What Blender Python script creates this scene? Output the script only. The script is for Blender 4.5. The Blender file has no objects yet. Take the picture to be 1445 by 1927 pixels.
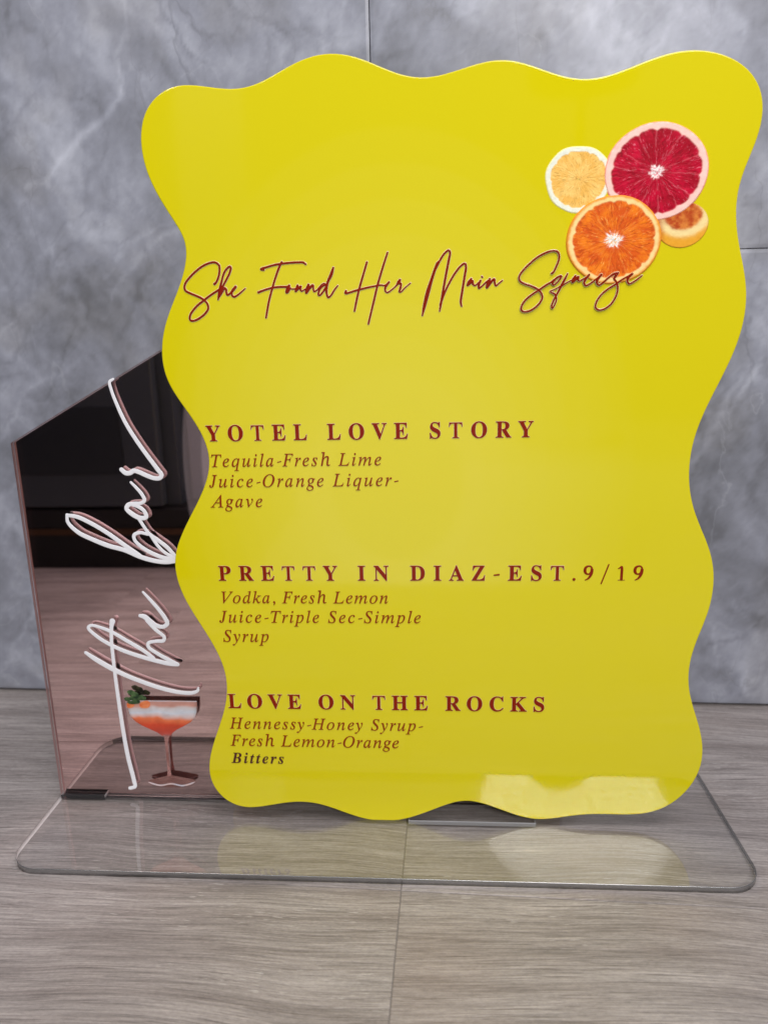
import bpy, bmesh, math, random
import numpy as np
from mathutils import Vector, Matrix

scene = bpy.context.scene
col = scene.collection
random.seed(4)

# ---------------------------------------------------------------- measured data (millimetres)
CAM_R = [[0.997801,-0.006308,-0.065984],[0.062555,-0.239591,0.968857],[-0.021921,-0.970854,-0.238669]]
CAM_C = [0.0,-0.335,0.25499]
CAM_F = 1361.39
OUTLINE = [[-124.29,340.82],[-123.19,345.57],[-121.19,349.85],[-118.22,353.51],[-114.46,356.43],[-110.17,358.41],[-105.4,359.32],[-100.13,359.25],[-94.58,358.54],[-89.07,357.69],[-83.72,357.18],[-78.44,357.38],[-73.07,358.51],[-67.33,360.65],[-61.11,363.46],[-54.61,366.17],[-47.9,368.03],[-40.87,368.62],[-33.58,367.74],[-26.09,365.38],[-18.48,362.2],[-11.0,359.5],[-3.64,358.24],[3.91,358.63],[11.77,360.29],[19.6,362.21],[27.01,363.25],[34.01,362.83],[41.08,361.0],[48.69,358.29],[56.67,355.87],[64.6,354.88],[72.38,355.71],[79.94,357.79],[86.97,360.13],[93.46,362.03],[99.75,363.24],[106.05,363.58],[112.52,362.93],[119.07,361.12],[125.19,358.08],[130.22,353.88],[133.71,348.73],[135.51,342.88],[135.71,336.6],[134.55,330.11],[132.48,323.51],[130.31,316.82],[128.93,309.93],[128.77,302.64],[129.77,294.9],[131.69,287.0],[133.97,279.16],[135.73,271.19],[136.35,262.79],[135.53,253.87],[133.21,244.48],[129.72,235.02],[125.89,225.98],[122.43,217.26],[119.77,208.52],[118.24,199.6],[118.01,190.54],[119.07,181.66],[121.38,173.22],[124.7,165.21],[128.32,157.44],[131.3,149.65],[133.06,141.48],[133.46,132.68],[132.47,123.63],[130.34,114.95],[127.9,106.54],[126.09,98.02],[125.53,89.52],[126.38,81.27],[128.46,73.26],[131.25,65.18],[133.9,56.75],[135.51,47.95],[135.3,38.77],[132.46,29.36],[126.83,20.71],[119.35,14.19],[110.76,10.49],[101.13,9.19],[90.85,9.13],[80.66,8.85],[70.93,7.55],[61.87,5.84],[53.35,5.34],[44.56,7.08],[35.26,10.52],[26.42,13.84],[18.95,15.43],[12.26,14.78],[4.98,12.15],[-3.41,8.32],[-12.39,4.7],[-21.26,2.54],[-29.78,2.25],[-38.02,3.67],[-46.13,6.41],[-54.23,9.6],[-62.38,12.02],[-70.63,12.84],[-78.99,12.07],[-87.23,10.45],[-94.8,9.08],[-101.5,8.97],[-107.68,10.84],[-113.23,14.99],[-117.3,21.1],[-119.18,28.54],[-118.59,37.15],[-115.8,46.95],[-111.91,57.2],[-108.48,67.01],[-106.51,76.21],[-106.28,85.0],[-107.86,93.64],[-111.16,102.51],[-115.72,111.73],[-120.54,120.9],[-124.48,129.73],[-126.79,138.11],[-127.32,145.8],[-126.02,153.16],[-122.66,161.27],[-117.71,170.24],[-112.61,178.95],[-108.67,186.85],[-106.43,194.03],[-105.98,200.68],[-107.26,207.28],[-110.08,214.07],[-114.01,220.92],[-118.21,227.63],[-121.61,234.08],[-123.56,240.54],[-124.05,247.31],[-123.25,254.22],[-121.29,260.98],[-118.39,267.6],[-115.07,274.14],[-112.01,280.54],[-109.83,286.57],[-108.81,291.9],[-109.0,296.49],[-110.47,300.85],[-113.21,305.83],[-116.72,311.75],[-120.11,318.17],[-122.64,324.48],[-124.09,330.36],[-124.59,335.76]]
TITLE = {"She":[[[-96.69,278.62,0.612],[-95.94,279.2,0.494],[-94.99,280.83,0.493],[-94.25,282.79,0.492],[-93.93,284.76,0.491],[-94.07,286.52,0.491],[-95.17,287.53,0.49],[-96.55,287.83,0.491],[-98.68,287.47,0.491],[-101.6,286.28,0.492],[-104.83,284.18,0.493],[-107.88,281.61,0.495],[-109.99,279.23,0.496],[-110.62,277.47,0.497],[-110.26,276.13,0.497],[-108.69,275.09,0.498],[-105.95,273.9,0.497],[-103.44,272.72,0.497],[-102.09,271.79,0.497],[-101.0,270.65,0.498],[-100.41,269.17,0.498],[-100.52,267.83,0.499],[-101.85,266.06,0.499],[-104.14,264.3,0.501],[-106.88,263.0,0.502],[-108.57,262.86,0.502],[-109.3,263.51,0.502],[-109.09,265.1,0.501],[-107.73,267.1,0.5],[-105.38,269.41,0.499],[-102.1,271.68,0.497],[-98.84,273.83,0.496],[-94.88,276.07,0.495]],[[-95.57,271.86,0.402],[-95.05,273.96,0.59],[-94.56,275.73,0.648],[-93.44,279.47,0.493],[-91.99,283.17,0.491],[-90.44,285.1,0.49],[-89.21,285.84,0.49],[-88.79,285.28,0.49],[-89.4,283.32,0.491],[-91.02,280.51,0.492],[-92.87,277.68,0.494],[-94.24,275.28,0.707],[-95.41,272.41,0.472]],[[-95.25,272.85,0.496],[-93.8,274.82,0.648],[-92.36,276.67,0.588],[-91.7,276.1,0.588],[-91.56,274.76,0.494],[-91.17,273.69,0.495],[-89.82,274.39,0.494],[-88.3,275.9,0.646],[-87.22,277.09,0.61]],[[-87.22,277.2,0.528],[-88.68,275.58,0.587],[-89.17,274.26,0.494],[-88.96,273.25,0.494],[-88.05,272.85,0.494],[-86.59,273.53,0.423],[-84.6,274.92,0.376],[-82.86,276.32,0.281]]],"Found":[[[-65.73,287.09,0.475],[-66.76,285.33,0.529],[-68.57,281.38,0.478],[-70.46,276.4,0.48],[-72.42,270.62,0.482],[-74.2,263.5,0.458]],[[-73.87,283.97,0.398],[-75.18,284.31,0.557],[-72.6,285.11,0.477],[-69.37,285.89,0.476],[-66.17,286.35,0.475],[-61.92,286.68,0.475],[-57.7,286.76,0.474],[-56.12,286.65,0.473],[-55.1,285.95,0.474]],[[-77.0,274.5,0.535],[-73.99,275.48,0.481],[-70.47,276.28,0.48],[-66.99,276.57,0.479],[-64.06,276.54,0.478],[-62.84,276.84,0.478]],[[-62.91,277.09,0.505],[-63.72,275.47,0.798],[-64.19,274.1,0.692],[-63.29,274.96,0.665],[-62.79,276.33,0.531],[-62.24,275.64,0.346],[-60.39,275.52,0.345]],[[-59.12,276.99,0.504],[-59.73,275.37,0.664],[-60.18,274.38,0.479],[-58.91,275.73,0.637],[-57.62,276.58,0.451],[-57.95,275.33,0.451],[-57.46,274.51,0.372],[-55.88,275.27,0.371]],[[-54.2,277.19,0.529],[-54.81,275.5,0.795],[-55.37,273.75,0.637],[-53.87,275.6,0.662],[-52.22,276.94,0.503],[-52.15,275.68,0.45],[-51.82,274.21,0.398],[-50.33,274.88,0.371]],[[-50.33,274.88,0.371],[-48.66,276.6,0.396],[-47.31,277.44,0.422],[-46.66,277.17,0.449],[-48.29,276.09,0.449],[-49.61,274.36,0.45],[-49.89,272.73,0.477],[-49.23,272.58,0.451],[-47.85,273.94,0.45],[-46.31,276.04,0.528]],[[-42.83,284.05,0.472],[-43.86,281.22,0.736],[-45.42,278.27,0.606],[-46.2,275.53,0.608],[-46.17,273.01,0.476],[-45.57,271.53,0.45],[-44.34,272.34,0.423],[-42.66,274.69,0.396],[-41.14,276.4,0.343]]],"Her":[[[-27.86,285.96,0.455],[-29.48,281.13,0.48],[-31.63,274.64,0.483],[-32.93,269.83,0.485],[-33.99,265.42,0.44]],[[-18.68,289.78,0.407],[-20.86,283.72,0.478],[-23.31,276.4,0.481],[-25.33,268.98,0.484],[-27.89,259.69,0.441]],[[-37.53,274.02,0.507],[-37.74,273.15,0.6],[-36.51,273.23,0.461],[-33.95,273.93,0.484],[-31.4,274.52,0.483],[-27.7,275.31,0.436],[-23.55,275.97,0.412],[-21.71,276.18,0.389],[-20.34,275.99,0.343],[-19.42,276.3,0.389]],[[-18.26,277.36,0.457],[-19.31,276.18,0.572],[-20.03,274.78,0.481],[-19.83,273.35,0.412],[-19.03,272.96,0.39],[-17.64,273.74,0.366],[-15.09,275.75,0.388],[-14.34,276.82,0.57],[-13.45,278.1,0.569]],[[-13.34,278.21,0.456],[-13.93,277.03,0.844],[-12.98,276.46,0.456],[-13.33,274.61,0.525],[-13.76,273.13,0.412],[-13.12,273.03,0.343],[-11.22,274.78,0.319],[-8.8,276.68,0.273]]],"Main":[[[-3.68,262.75,0.362],[-2.58,267.42,0.777],[-1.15,272.71,0.912],[0.54,277.95,0.688],[2.21,282.63,0.603],[3.18,284.95,0.492],[3.73,285.45,0.328]],[[2.48,282.49,0.411],[4.14,285.7,0.464],[6.06,288.5,0.463],[8.04,289.94,0.462],[8.59,289.08,0.462],[8.1,286.11,0.518],[6.86,279.89,0.521],[5.47,272.54,0.524],[4.49,266.98,0.498],[3.98,264.45,0.333]],[[4.35,267.25,0.498],[6.02,271.73,0.469],[8.5,276.69,0.467],[10.97,280.56,0.465],[13.41,283.37,0.463],[15.1,284.23,0.463],[15.54,283.05,0.49],[14.94,278.62,0.519],[14.0,272.86,0.522],[13.33,268.1,0.496],[13.69,266.36,0.414]],[[17.86,277.81,0.464],[16.86,276.21,0.766],[16.24,275.04,0.493],[17.55,276.33,0.766],[18.42,276.96,0.547],[18.65,275.51,0.465],[19.47,274.96,0.41],[20.56,275.59,0.383],[21.78,276.74,0.41]],[[21.97,277.0,0.464],[21.24,275.31,0.547],[21.26,273.78,0.465],[22.48,274.49,0.383],[24.11,275.97,0.409],[25.73,277.29,0.409]],[[22.52,278.58,0.436],[22.66,278.37,0.436]],[[25.94,277.6,0.463],[25.25,275.73,0.764],[24.73,273.9,0.574],[26.23,275.92,0.654],[27.9,277.44,0.49],[28.08,276.05,0.463],[28.62,274.59,0.409],[29.84,275.48,0.354],[31.5,276.75,0.299]]],"Squeeze":[[[52.63,279.12,0.474],[53.38,279.69,0.432],[54.49,281.94,0.431],[55.43,284.48,0.43],[55.57,286.24,0.43],[54.9,287.83,0.429],[53.66,288.35,0.429],[52.03,288.3,0.429],[49.19,287.4,0.43],[46.16,285.82,0.431],[43.14,283.44,0.433],[40.53,280.93,0.434],[38.92,278.79,0.435],[38.58,277.4,0.435],[39.19,276.08,0.436],[41.08,275.03,0.436],[43.59,274.17,0.436],[45.9,273.11,0.435],[47.38,272.16,0.436],[48.45,270.73,0.436],[48.88,269.11,0.436],[48.14,267.31,0.437],[46.12,265.13,0.438],[43.45,263.56,0.439],[40.95,263.32,0.44],[39.88,264.06,0.439],[40.05,265.88,0.439],[41.66,268.28,0.438],[44.31,270.43,0.437],[47.27,272.27,0.436],[50.21,274.2,0.434],[52.65,275.53,0.434],[53.85,276.5,0.433]],[[56.48,277.92,0.473],[55.06,277.36,0.453],[53.66,276.01,0.474],[53.04,274.82,0.454],[53.56,274.25,0.372],[54.73,274.98,0.351],[56.12,276.54,0.391],[56.9,277.71,0.411]],[[59.42,278.8,0.308],[58.28,276.48,0.515],[57.03,274.12,0.536],[55.87,271.75,0.455],[54.9,269.96,0.456],[53.64,267.37,0.415],[52.99,265.16,0.416],[53.32,264.45,0.354],[54.22,265.74,0.353],[54.97,267.95,0.353],[54.75,269.46,0.373],[54.06,270.49,0.414],[52.16,271.54,0.311],[53.79,272.3,0.269],[55.41,273.06,0.269],[57.03,274.12,0.309]],[[57.04,273.68,0.351],[58.85,274.87,0.309],[61.07,276.01,0.288]],[[62.84,277.82,0.42],[61.92,276.25,0.691],[61.6,275.15,0.511],[62.9,276.37,0.661],[64.2,277.5,0.42],[64.02,276.05,0.45],[64.64,275.65,0.39],[66.05,276.29,0.36],[67.81,277.26,0.389],[68.67,278.1,0.419]],[[68.61,278.05,0.509],[67.11,276.11,0.54],[66.63,274.67,0.48],[67.37,273.63,0.421],[69.14,274.31,0.39],[71.45,276.0,0.389],[73.19,277.26,0.389],[73.89,278.02,0.448]],[[73.81,277.97,0.538],[72.29,275.98,0.599],[72.12,274.53,0.509],[73.0,273.69,0.45],[74.8,274.75,0.449],[77.09,276.72,0.448],[79.39,278.25,0.506],[80.87,278.5,0.536]],[[80.87,278.5,0.506],[79.89,277.22,0.596],[79.36,276.08,0.477],[80.32,274.9,0.418],[81.01,273.13,0.448],[81.0,270.51,0.419],[79.96,267.61,0.42],[77.99,265.01,0.406],[75.65,263.59,0.407],[73.26,263.29,0.408],[72.06,264.27,0.408],[72.21,266.33,0.407],[73.87,269.23,0.406],[76.74,271.79,0.42],[79.93,273.74,0.418],[82.8,275.7,0.402],[85.4,277.08,0.416],[86.98,277.96,0.505]],[[86.93,277.9,0.505],[85.43,276.56,0.565],[85.07,275.06,0.477],[85.82,273.94,0.417],[87.05,274.29,0.387],[89.06,275.54,0.357],[91.18,277.21,0.267]]]}
BAR = {"bar":[[[-155.04,236.58,0.609],[-157.02,235.28,0.832],[-156.65,231.26,0.89],[-154.66,224.23,1.005],[-151.21,214.92,1.122],[-146.53,206.05,1.183],[-141.7,198.21,1.244],[-137.28,191.43,1.304],[-135.57,188.59,1.306],[-136.69,187.02,1.251],[-139.43,186.93,1.252],[-143.27,188.38,1.31],[-147.62,190.41,1.31],[-149.74,190.88,1.311],[-151.69,189.77,1.312],[-153.97,189.79,1.371],[-155.95,191.51,1.256]],[[-151.76,184.89,0.744],[-149.09,181.89,0.974],[-146.59,178.44,1.09],[-145.74,175.56,1.092],[-147.61,174.13,1.036],[-151.1,173.87,1.153],[-154.35,173.2,1.328],[-155.54,171.29,1.272],[-152.84,168.37,1.447],[-149.01,166.31,1.389],[-145.78,166.75,1.272],[-146.33,169.78,1.154],[-149.25,172.23,1.153],[-152.88,173.42,0.923]],[[-149.88,166.31,0.984],[-147.7,162.21,0.986],[-145.22,158.08,1.046],[-140.92,154.52,1.163],[-136.09,150.36,1.222],[-132.98,146.18,1.166]],[[-187.28,168.0,0.996],[-182.12,167.09,1.229],[-174.95,163.53,1.287],[-166.8,158.18,1.288],[-159.27,152.22,1.348],[-151.15,145.93,1.35]],[[-187.37,168.18,0.879],[-187.3,164.18,1.057],[-182.58,158.84,1.295],[-175.96,155.25,1.353],[-167.56,151.65,1.411],[-159.02,149.12,1.351],[-150.62,145.33,1.409],[-143.21,143.21,1.348],[-137.41,142.6,1.288],[-132.69,143.07,1.168]],[[-145.85,157.61,0.93],[-149.83,158.51,0.989],[-153.05,157.23,1.049],[-153.04,154.57,1.051],[-150.03,151.0,1.111],[-144.55,147.4,1.228],[-138.94,145.0,1.286],[-132.62,143.79,1.284]],[[-144.43,157.19,0.93],[-141.21,151.56,0.991],[-138.06,147.98,0.992],[-132.57,144.39,0.992]]],"The":[[[-151.62,126.1,0.719],[-147.85,121.36,1.048],[-143.81,115.92,1.181],[-140.99,111.13,1.315],[-140.25,108.52,1.317],[-142.74,106.58,1.254],[-146.3,107.32,1.321],[-149.36,109.72,1.518],[-152.39,112.33,1.583],[-154.52,112.8,1.122]],[[-150.97,110.06,1.321],[-146.87,104.9,1.191],[-142.66,100.61,1.06],[-143.38,98.65,1.128],[-147.53,98.28,1.063],[-151.62,97.21,1.065],[-151.85,94.96,1.133],[-146.93,90.91,1.201],[-141.26,87.42,1.268],[-136.69,84.98,1.134]],[[-136.84,84.77,1.135],[-140.81,85.16,1.336],[-147.35,86.67,1.405],[-155.8,89.08,1.34],[-165.48,92.54,1.275],[-173.09,96.37,1.208],[-179.89,101.24,1.14],[-183.69,105.77,1.004],[-182.19,107.16,0.936],[-177.3,106.14,1.002],[-170.95,103.39,1.135],[-163.48,98.54,1.202],[-155.99,93.67,1.27],[-149.82,88.63,1.137]],[[-170.03,109.64,1.729],[-170.81,106.87,1.266],[-171.76,99.19,1.071],[-172.05,87.89,1.079],[-172.08,75.72,1.087],[-171.85,62.63,1.164],[-171.35,45.61,1.245],[-170.4,29.01,1.326],[-168.56,13.66,1.338],[-168.43,9.62,1.2],[-171.22,8.54,1.201]],[[-186.82,91.33,1.082],[-182.18,87.81,1.556],[-174.65,82.88,1.692],[-167.01,78.65,1.489],[-157.32,74.42,1.42],[-147.55,70.92,1.419],[-137.66,68.49,1.349],[-130.29,68.21,1.211],[-127.15,69.55,0.94],[-126.68,71.14,0.671]]]}
COCKTAIL = {"bowl":[[-167.0,63.28],[-155.05,63.57],[-141.49,63.58],[-128.15,63.31],[-128.0,58.79],[-128.88,54.74],[-131.75,51.39],[-138.17,47.97],[-143.2,45.29],[-144.68,42.66],[-149.12,42.21],[-150.82,44.43],[-156.72,47.17],[-163.26,50.35],[-166.41,54.24],[-167.2,58.28]],"drink":[[-167.17,56.07],[-162.72,55.39],[-155.95,54.75],[-149.2,53.95],[-142.36,54.34],[-135.5,55.02],[-128.85,55.85],[-129.18,54.37],[-132.05,51.76],[-138.48,48.33],[-143.51,45.66],[-145.41,43.62],[-148.3,43.57],[-150.4,45.18],[-156.65,47.92],[-162.94,50.8],[-166.16,54.02]],"foam":[[-167.06,59.02],[-162.3,59.38],[-155.53,58.88],[-148.69,59.26],[-141.92,59.05],[-135.09,59.57],[-128.43,59.22],[-128.82,55.48],[-132.9,53.73],[-138.42,52.77],[-143.8,53.44],[-149.33,52.62],[-156.04,53.86],[-162.18,54.07],[-167.07,55.71]],"rim":[[-166.98,63.42],[-128.14,63.45],[-128.18,62.94],[-167.04,62.91]],"stem":[[-149.06,42.81],[-144.52,42.88],[-145.82,40.77],[-146.59,37.0],[-146.9,29.43],[-146.93,21.8],[-146.41,16.9],[-148.94,16.69],[-148.32,21.78],[-148.28,29.41],[-148.25,36.97],[-148.3,40.73]],"foot":[[-160.16,13.45],[-157.24,14.67],[-152.93,15.84],[-149.35,16.84],[-145.84,17.06],[-141.73,16.37],[-136.95,15.39],[-133.22,14.39],[-133.77,12.06],[-138.79,10.4],[-143.73,9.75],[-149.33,9.71],[-155.58,10.2],[-159.64,11.67]],"glint":[[-160.22,12.9],[-153.38,11.26],[-146.98,12.4],[-140.8,11.29],[-133.51,13.46],[-134.43,12.51],[-140.87,10.51],[-147.05,11.63],[-153.46,10.4],[-159.26,11.99]],"slice":[[-160.2,61.16],[-158.55,62.65],[-156.43,63.4],[-154.58,62.84],[-154.2,61.24],[-155.05,59.54],[-157.58,58.85],[-159.84,59.41]],"peel":[[-167.09,61.81],[-164.12,61.56],[-163.13,60.54],[-165.09,58.9],[-167.11,59.17]],"leaf0":[[-168.55,64.72],[-166.09,65.33],[-164.52,64.18],[-166.01,63.0],[-167.87,63.41]],"leaf1":[[-166.25,68.9],[-163.93,69.65],[-161.54,67.86],[-161.59,66.04],[-163.6,66.38],[-165.66,67.45]],"leaf2":[[-160.83,65.54],[-158.79,66.88],[-156.08,65.45],[-156.51,63.99],[-159.11,63.81],[-160.97,64.23]],"leaf3":[[-165.18,65.64],[-162.58,66.4],[-161.03,64.96],[-161.47,63.34],[-163.57,63.47],[-165.2,64.18]],"leaf4":[[-166.72,62.7],[-163.93,63.31],[-159.96,63.51],[-159.82,62.19],[-162.77,61.43],[-166.15,61.68]],"leaf5":[[-163.14,67.48],[-161.34,68.45],[-159.98,67.15],[-160.41,65.69],[-162.19,65.53]],"glass_rim_frame":[[-167.0,63.28],[-128.0,63.45],[-169.13,41.9]]}
CITRUS = {"lemon":[62.53,316.78,13.91,13.12],"half":[106.59,297.32,10.99,9.19],"grapefruit":[94.55,318.44,21.27,19.32],"orange":[78.36,292.06,19.97,18.21]}
CORES = {"lemon":[62.87,316.52,0.54,0.5],"grapefruit":[94.19,319.05,2.91,2.74],"orange":[78.18,291.34,3.53,3.13]}
LINES = [["YOTEL LOVE STORY","h",-105.98,46.43,207.58,7.18],["Tequila-Fresh Lime","b",-105.16,-23.2,195.19,5.64],["Juice-Orange Liquer-","b",-105.97,-15.86,185.25,5.72],["Agave","b",-105.73,-80.92,175.37,5.8],["PRETTY IN DIAZ-EST.9/19","h",-105.74,100.3,137.98,7.34],["Vodka, Fresh Lemon","b",-105.32,-21.34,126.08,5.78],["Juice-Triple Sec-Simple","b",-106.39,-5.47,115.73,5.86],["Syrup","b",-105.82,-82.04,105.27,5.94],["LOVE ON THE ROCKS","h",-106.12,56.27,68.13,7.74],["Hennessy-Honey Syrup-","b",-105.73,-5.49,56.33,5.96],["Fresh Lemon-Orange","b",-106.04,-17.43,46.23,6.1],["Bitters","d",-106.21,-78.25,36.03,5.86]]
WALL = [-0.02167,136.45]
VEINS = [[[[-190.17,400.38],[-198.01,390.51],[-203.82,384.27],[-218.19,378.04],[-227.05,367.87],[-237.91,359.15],[-245.91,351.76],[-256.68,349.99]],3.04,0.55],[[[-190.17,400.38],[-189.06,419.0],[-183.23,432.81],[-179.78,449.25]],1.69,0.3],[[[-160.52,448.19],[-152.48,431.21],[-145.43,419.66],[-134.37,416.29]],1.69,-0.5],[[[-155.8,322.1],[-173.58,316.38],[-184.61,310.37],[-198.6,294.67],[-207.16,281.79]],2.37,0.35],[[[-164.07,325.5],[-183.62,319.86],[-200.3,310.85],[-210.96,295.02]],1.69,0.25],[[[-288.9,256.75],[-271.58,273.39],[-262.83,283.23],[-256.39,302.84],[-243.9,315.42]],2.03,0.3],[[[-299.44,189.31],[-290.65,196.55],[-279.28,221.61],[-251.18,235.24],[-235.54,241.89]],2.37,0.35],[[[187.06,224.27],[178.95,208.05],[173.92,191.46],[168.52,177.97],[162.36,172.88]],2.7,0.5],[[[197.04,235.34],[190.83,217.71],[182.74,201.38]],2.37,0.45],[[[197.07,77.73],[202.87,70.25],[208.52,64.63],[213.21,51.32]],1.69,0.4],[[[184.68,62.42],[187.7,47.06],[190.26,37.37]],1.69,0.4],[[[218.73,12.24],[210.37,8.05],[207.15,23.92],[209.52,35.75]],2.03,0.4],[[[-87.02,402.69],[-67.33,415.74],[-54.37,426.1],[-50.7,442.15]],1.69,0.25],[[[-36.13,411.41],[-29.6,424.81],[-23.13,440.64]],2.7,0.35],[[[49.25,428.71],[72.83,432.73],[84.83,426.81],[73.31,419.45],[55.36,423.06]],2.03,0.2],[[[108.74,417.6],[121.3,403.59],[131.73,421.67],[133.88,432.0]],1.69,0.25],[[[-119.23,445.92],[-107.2,437.09],[-91.79,430.8],[-79.79,419.14]],2.03,-0.35],[[[-245.71,401.49],[-258.56,384.26],[-270.29,375.71]],2.03,-0.3],[[[218.55,66.65],[206.35,51.22],[182.49,46.98]],1.35,-0.35],[[[-305.9,148.03],[-287.96,163.16],[-275.28,170.58]],2.7,0.3],[[[-316.61,26.31],[-305.12,47.72],[-290.42,64.57]],2.7,0.25]]
BLOTCH = [[-195.85,380.07,23.7,-0.45],[-248.65,427.69,30.4,-0.35],[-202.31,368.37,18.6,-0.5],[-197.91,433.57,20.3,0.2],[-249.13,377.85,20.3,0.4],[-218.42,320.99,30.4,0.5],[-258.58,235.37,23.7,0.45],[-196.89,261.55,20.3,0.2],[-279.41,270.2,16.9,-0.2],[-169.9,353.47,23.7,-0.2],[-114.1,429.21,27.0,-0.35],[-79.37,427.4,20.3,-0.3],[-155.7,431.38,20.3,0.4],[-107.01,439.81,16.9,0.25],[-5.04,423.53,40.6,-0.1],[-51.07,431.37,20.3,0.35],[55.43,420.38,40.6,0.2],[114.6,417.29,30.4,0.15],[157.71,420.3,27.0,-0.1],[172.63,167.65,20.3,-0.5],[193.61,187.89,20.3,-0.3],[198.13,207.78,16.9,0.3],[207.64,143.15,23.7,-0.1],[202.48,92.69,23.7,0.05],[182.17,50.85,16.9,0.25],[215.08,31.94,16.9,0.2],[-285.76,124.81,30.4,-0.05],[-291.52,85.01,27.0,0.3],[185.95,334.07,20.3,0.15],[193.18,259.08,16.9,0.1],[-322.29,43.26,20.3,-0.2],[-23.75,408.03,20.3,0.3],[-264.78,163.03,16.9,-0.2],[-287.89,214.6,23.7,0.4]]
BLOCKER_POS = [0.3261,-1.4127,0.869]

# ---------------------------------------------------------------- camera
R = CAM_R
cd = bpy.data.cameras.new("camera")
cam = bpy.data.objects.new("camera", cd)
col.objects.link(cam)
M = Matrix(((R[0][0], -R[0][1], -R[0][2]), (R[1][0], -R[1][1], -R[1][2]), (R[2][0], -R[2][1], -R[2][2]))).to_4x4()
cam.matrix_world = Matrix.Translation(CAM_C) @ M
cd.sensor_fit = 'VERTICAL'
cd.sensor_height = 36.0
cd.sensor_width = 27.0
cd.lens = CAM_F / 1927.0 * 36.0
cd.clip_start = 0.01
cd.clip_end = 50
cd.dof.use_dof = True
cd.dof.focus_distance = 0.345
cd.dof.aperture_fstop = cd.lens / 2.6
scene.camera = cam

# ---------------------------------------------------------------- world, lamps, exposure
wd = bpy.data.worlds.new("World")
scene.world = wd
wd.use_nodes = True
bg = wd.node_tree.nodes['Background']
bg.inputs[0].default_value = (0.72, 0.80, 1.0, 1)
bg.inputs[1].default_value = 0.11
scene.view_settings.view_transform = 'Standard'
scene.view_settings.look = 'None'
scene.view_settings.exposure = 0.07
scene.view_settings.gamma = 1.0


def area(name, loc, target, sx, sy, radiance, color, shape='RECTANGLE'):
    l = bpy.data.lights.new(name, 'AREA')
    l.shape = shape
    l.size = sx
    l.size_y = sy
    a = sx * sy * (math.pi / 4 if shape == 'ELLIPSE' else 1)
    l.energy = radiance * math.pi * a
    l.color = color
    o = bpy.data.objects.new(name, l)
    o.location = loc
    d = Vector(target) - Vector(loc)
    o.rotation_euler = d.to_track_quat('-Z', 'Y').to_euler()
    col.objects.link(o)
    return o


LD = Vector((0.1735, -0.7946, 0.5818)).normalized()
LP = Vector((0.07, 0.0, 0.01)) + LD * 3.2
area('window_lamp', LP, (0.07, 0, 0.01), 0.84, 0.66, 31.0, (1.0, 0.97, 0.95), 'ELLIPSE')
area('ceiling_lamp', (0.24, -0.36, 0.98), (0.0, -0.03, 0.15), 0.55, 0.45, 5.9, (1.0, 0.975, 0.99))
area('upper_left_lamp', (-0.55, -0.45, 1.10), (0.0, 0, 0.25), 0.22, 0.22, 17.0, (1.0, 0.98, 0.95))
for k_ in range(10):  # unseen lamps added behind the camera to lay a pale haze on the board
    hw, hh = .045 + .021 * k_, .05 + .031 * k_
    area('added_haze_lamp', (-0.035, -.372 - .002 * k_, .11), (-0.035, 0, .11), 2 * hw, 2 * hh, 0.085, (0.95, 0.97, 1.0), 'ELLIPSE')

# ---------------------------------------------------------------- helpers
def mesh_obj(name, verts, faces, mat=None, parent=None, smooth=False):
    me = bpy.data.meshes.new(name)
    me.from_pydata([tuple(v) for v in verts], [], faces)
    me.update()
    if smooth:
        me.polygons.foreach_set('use_smooth', [True] * len(me.polygons))
    if mat:
        me.materials.append(mat)
    return link(name, me, parent)


def link(name, me, parent=None):
    o = bpy.data.objects.new(name, me)
    col.objects.link(o)
    if parent:
        o.parent = parent
    return o


def empty(name, loc=(0, 0, 0), rz=0, parent=None):
    o = bpy.data.objects.new(name, None)
    o.empty_display_size = 0.02
    o.location = loc
    o.rotation_euler = (0, 0, rz)
    col.objects.link(o)
    if parent:
        o.parent = parent
    return o


def bm_obj(name, bm, mat=None, parent=None, smooth=False):
    me = bpy.data.meshes.new(name)
    bm.to_mesh(me)
    bm.free()
    if smooth:
        me.polygons.foreach_set('use_smooth', [True] * len(me.polygons))
    if mat:
        me.materials.append(mat)
    return link(name, me, parent)


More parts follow.
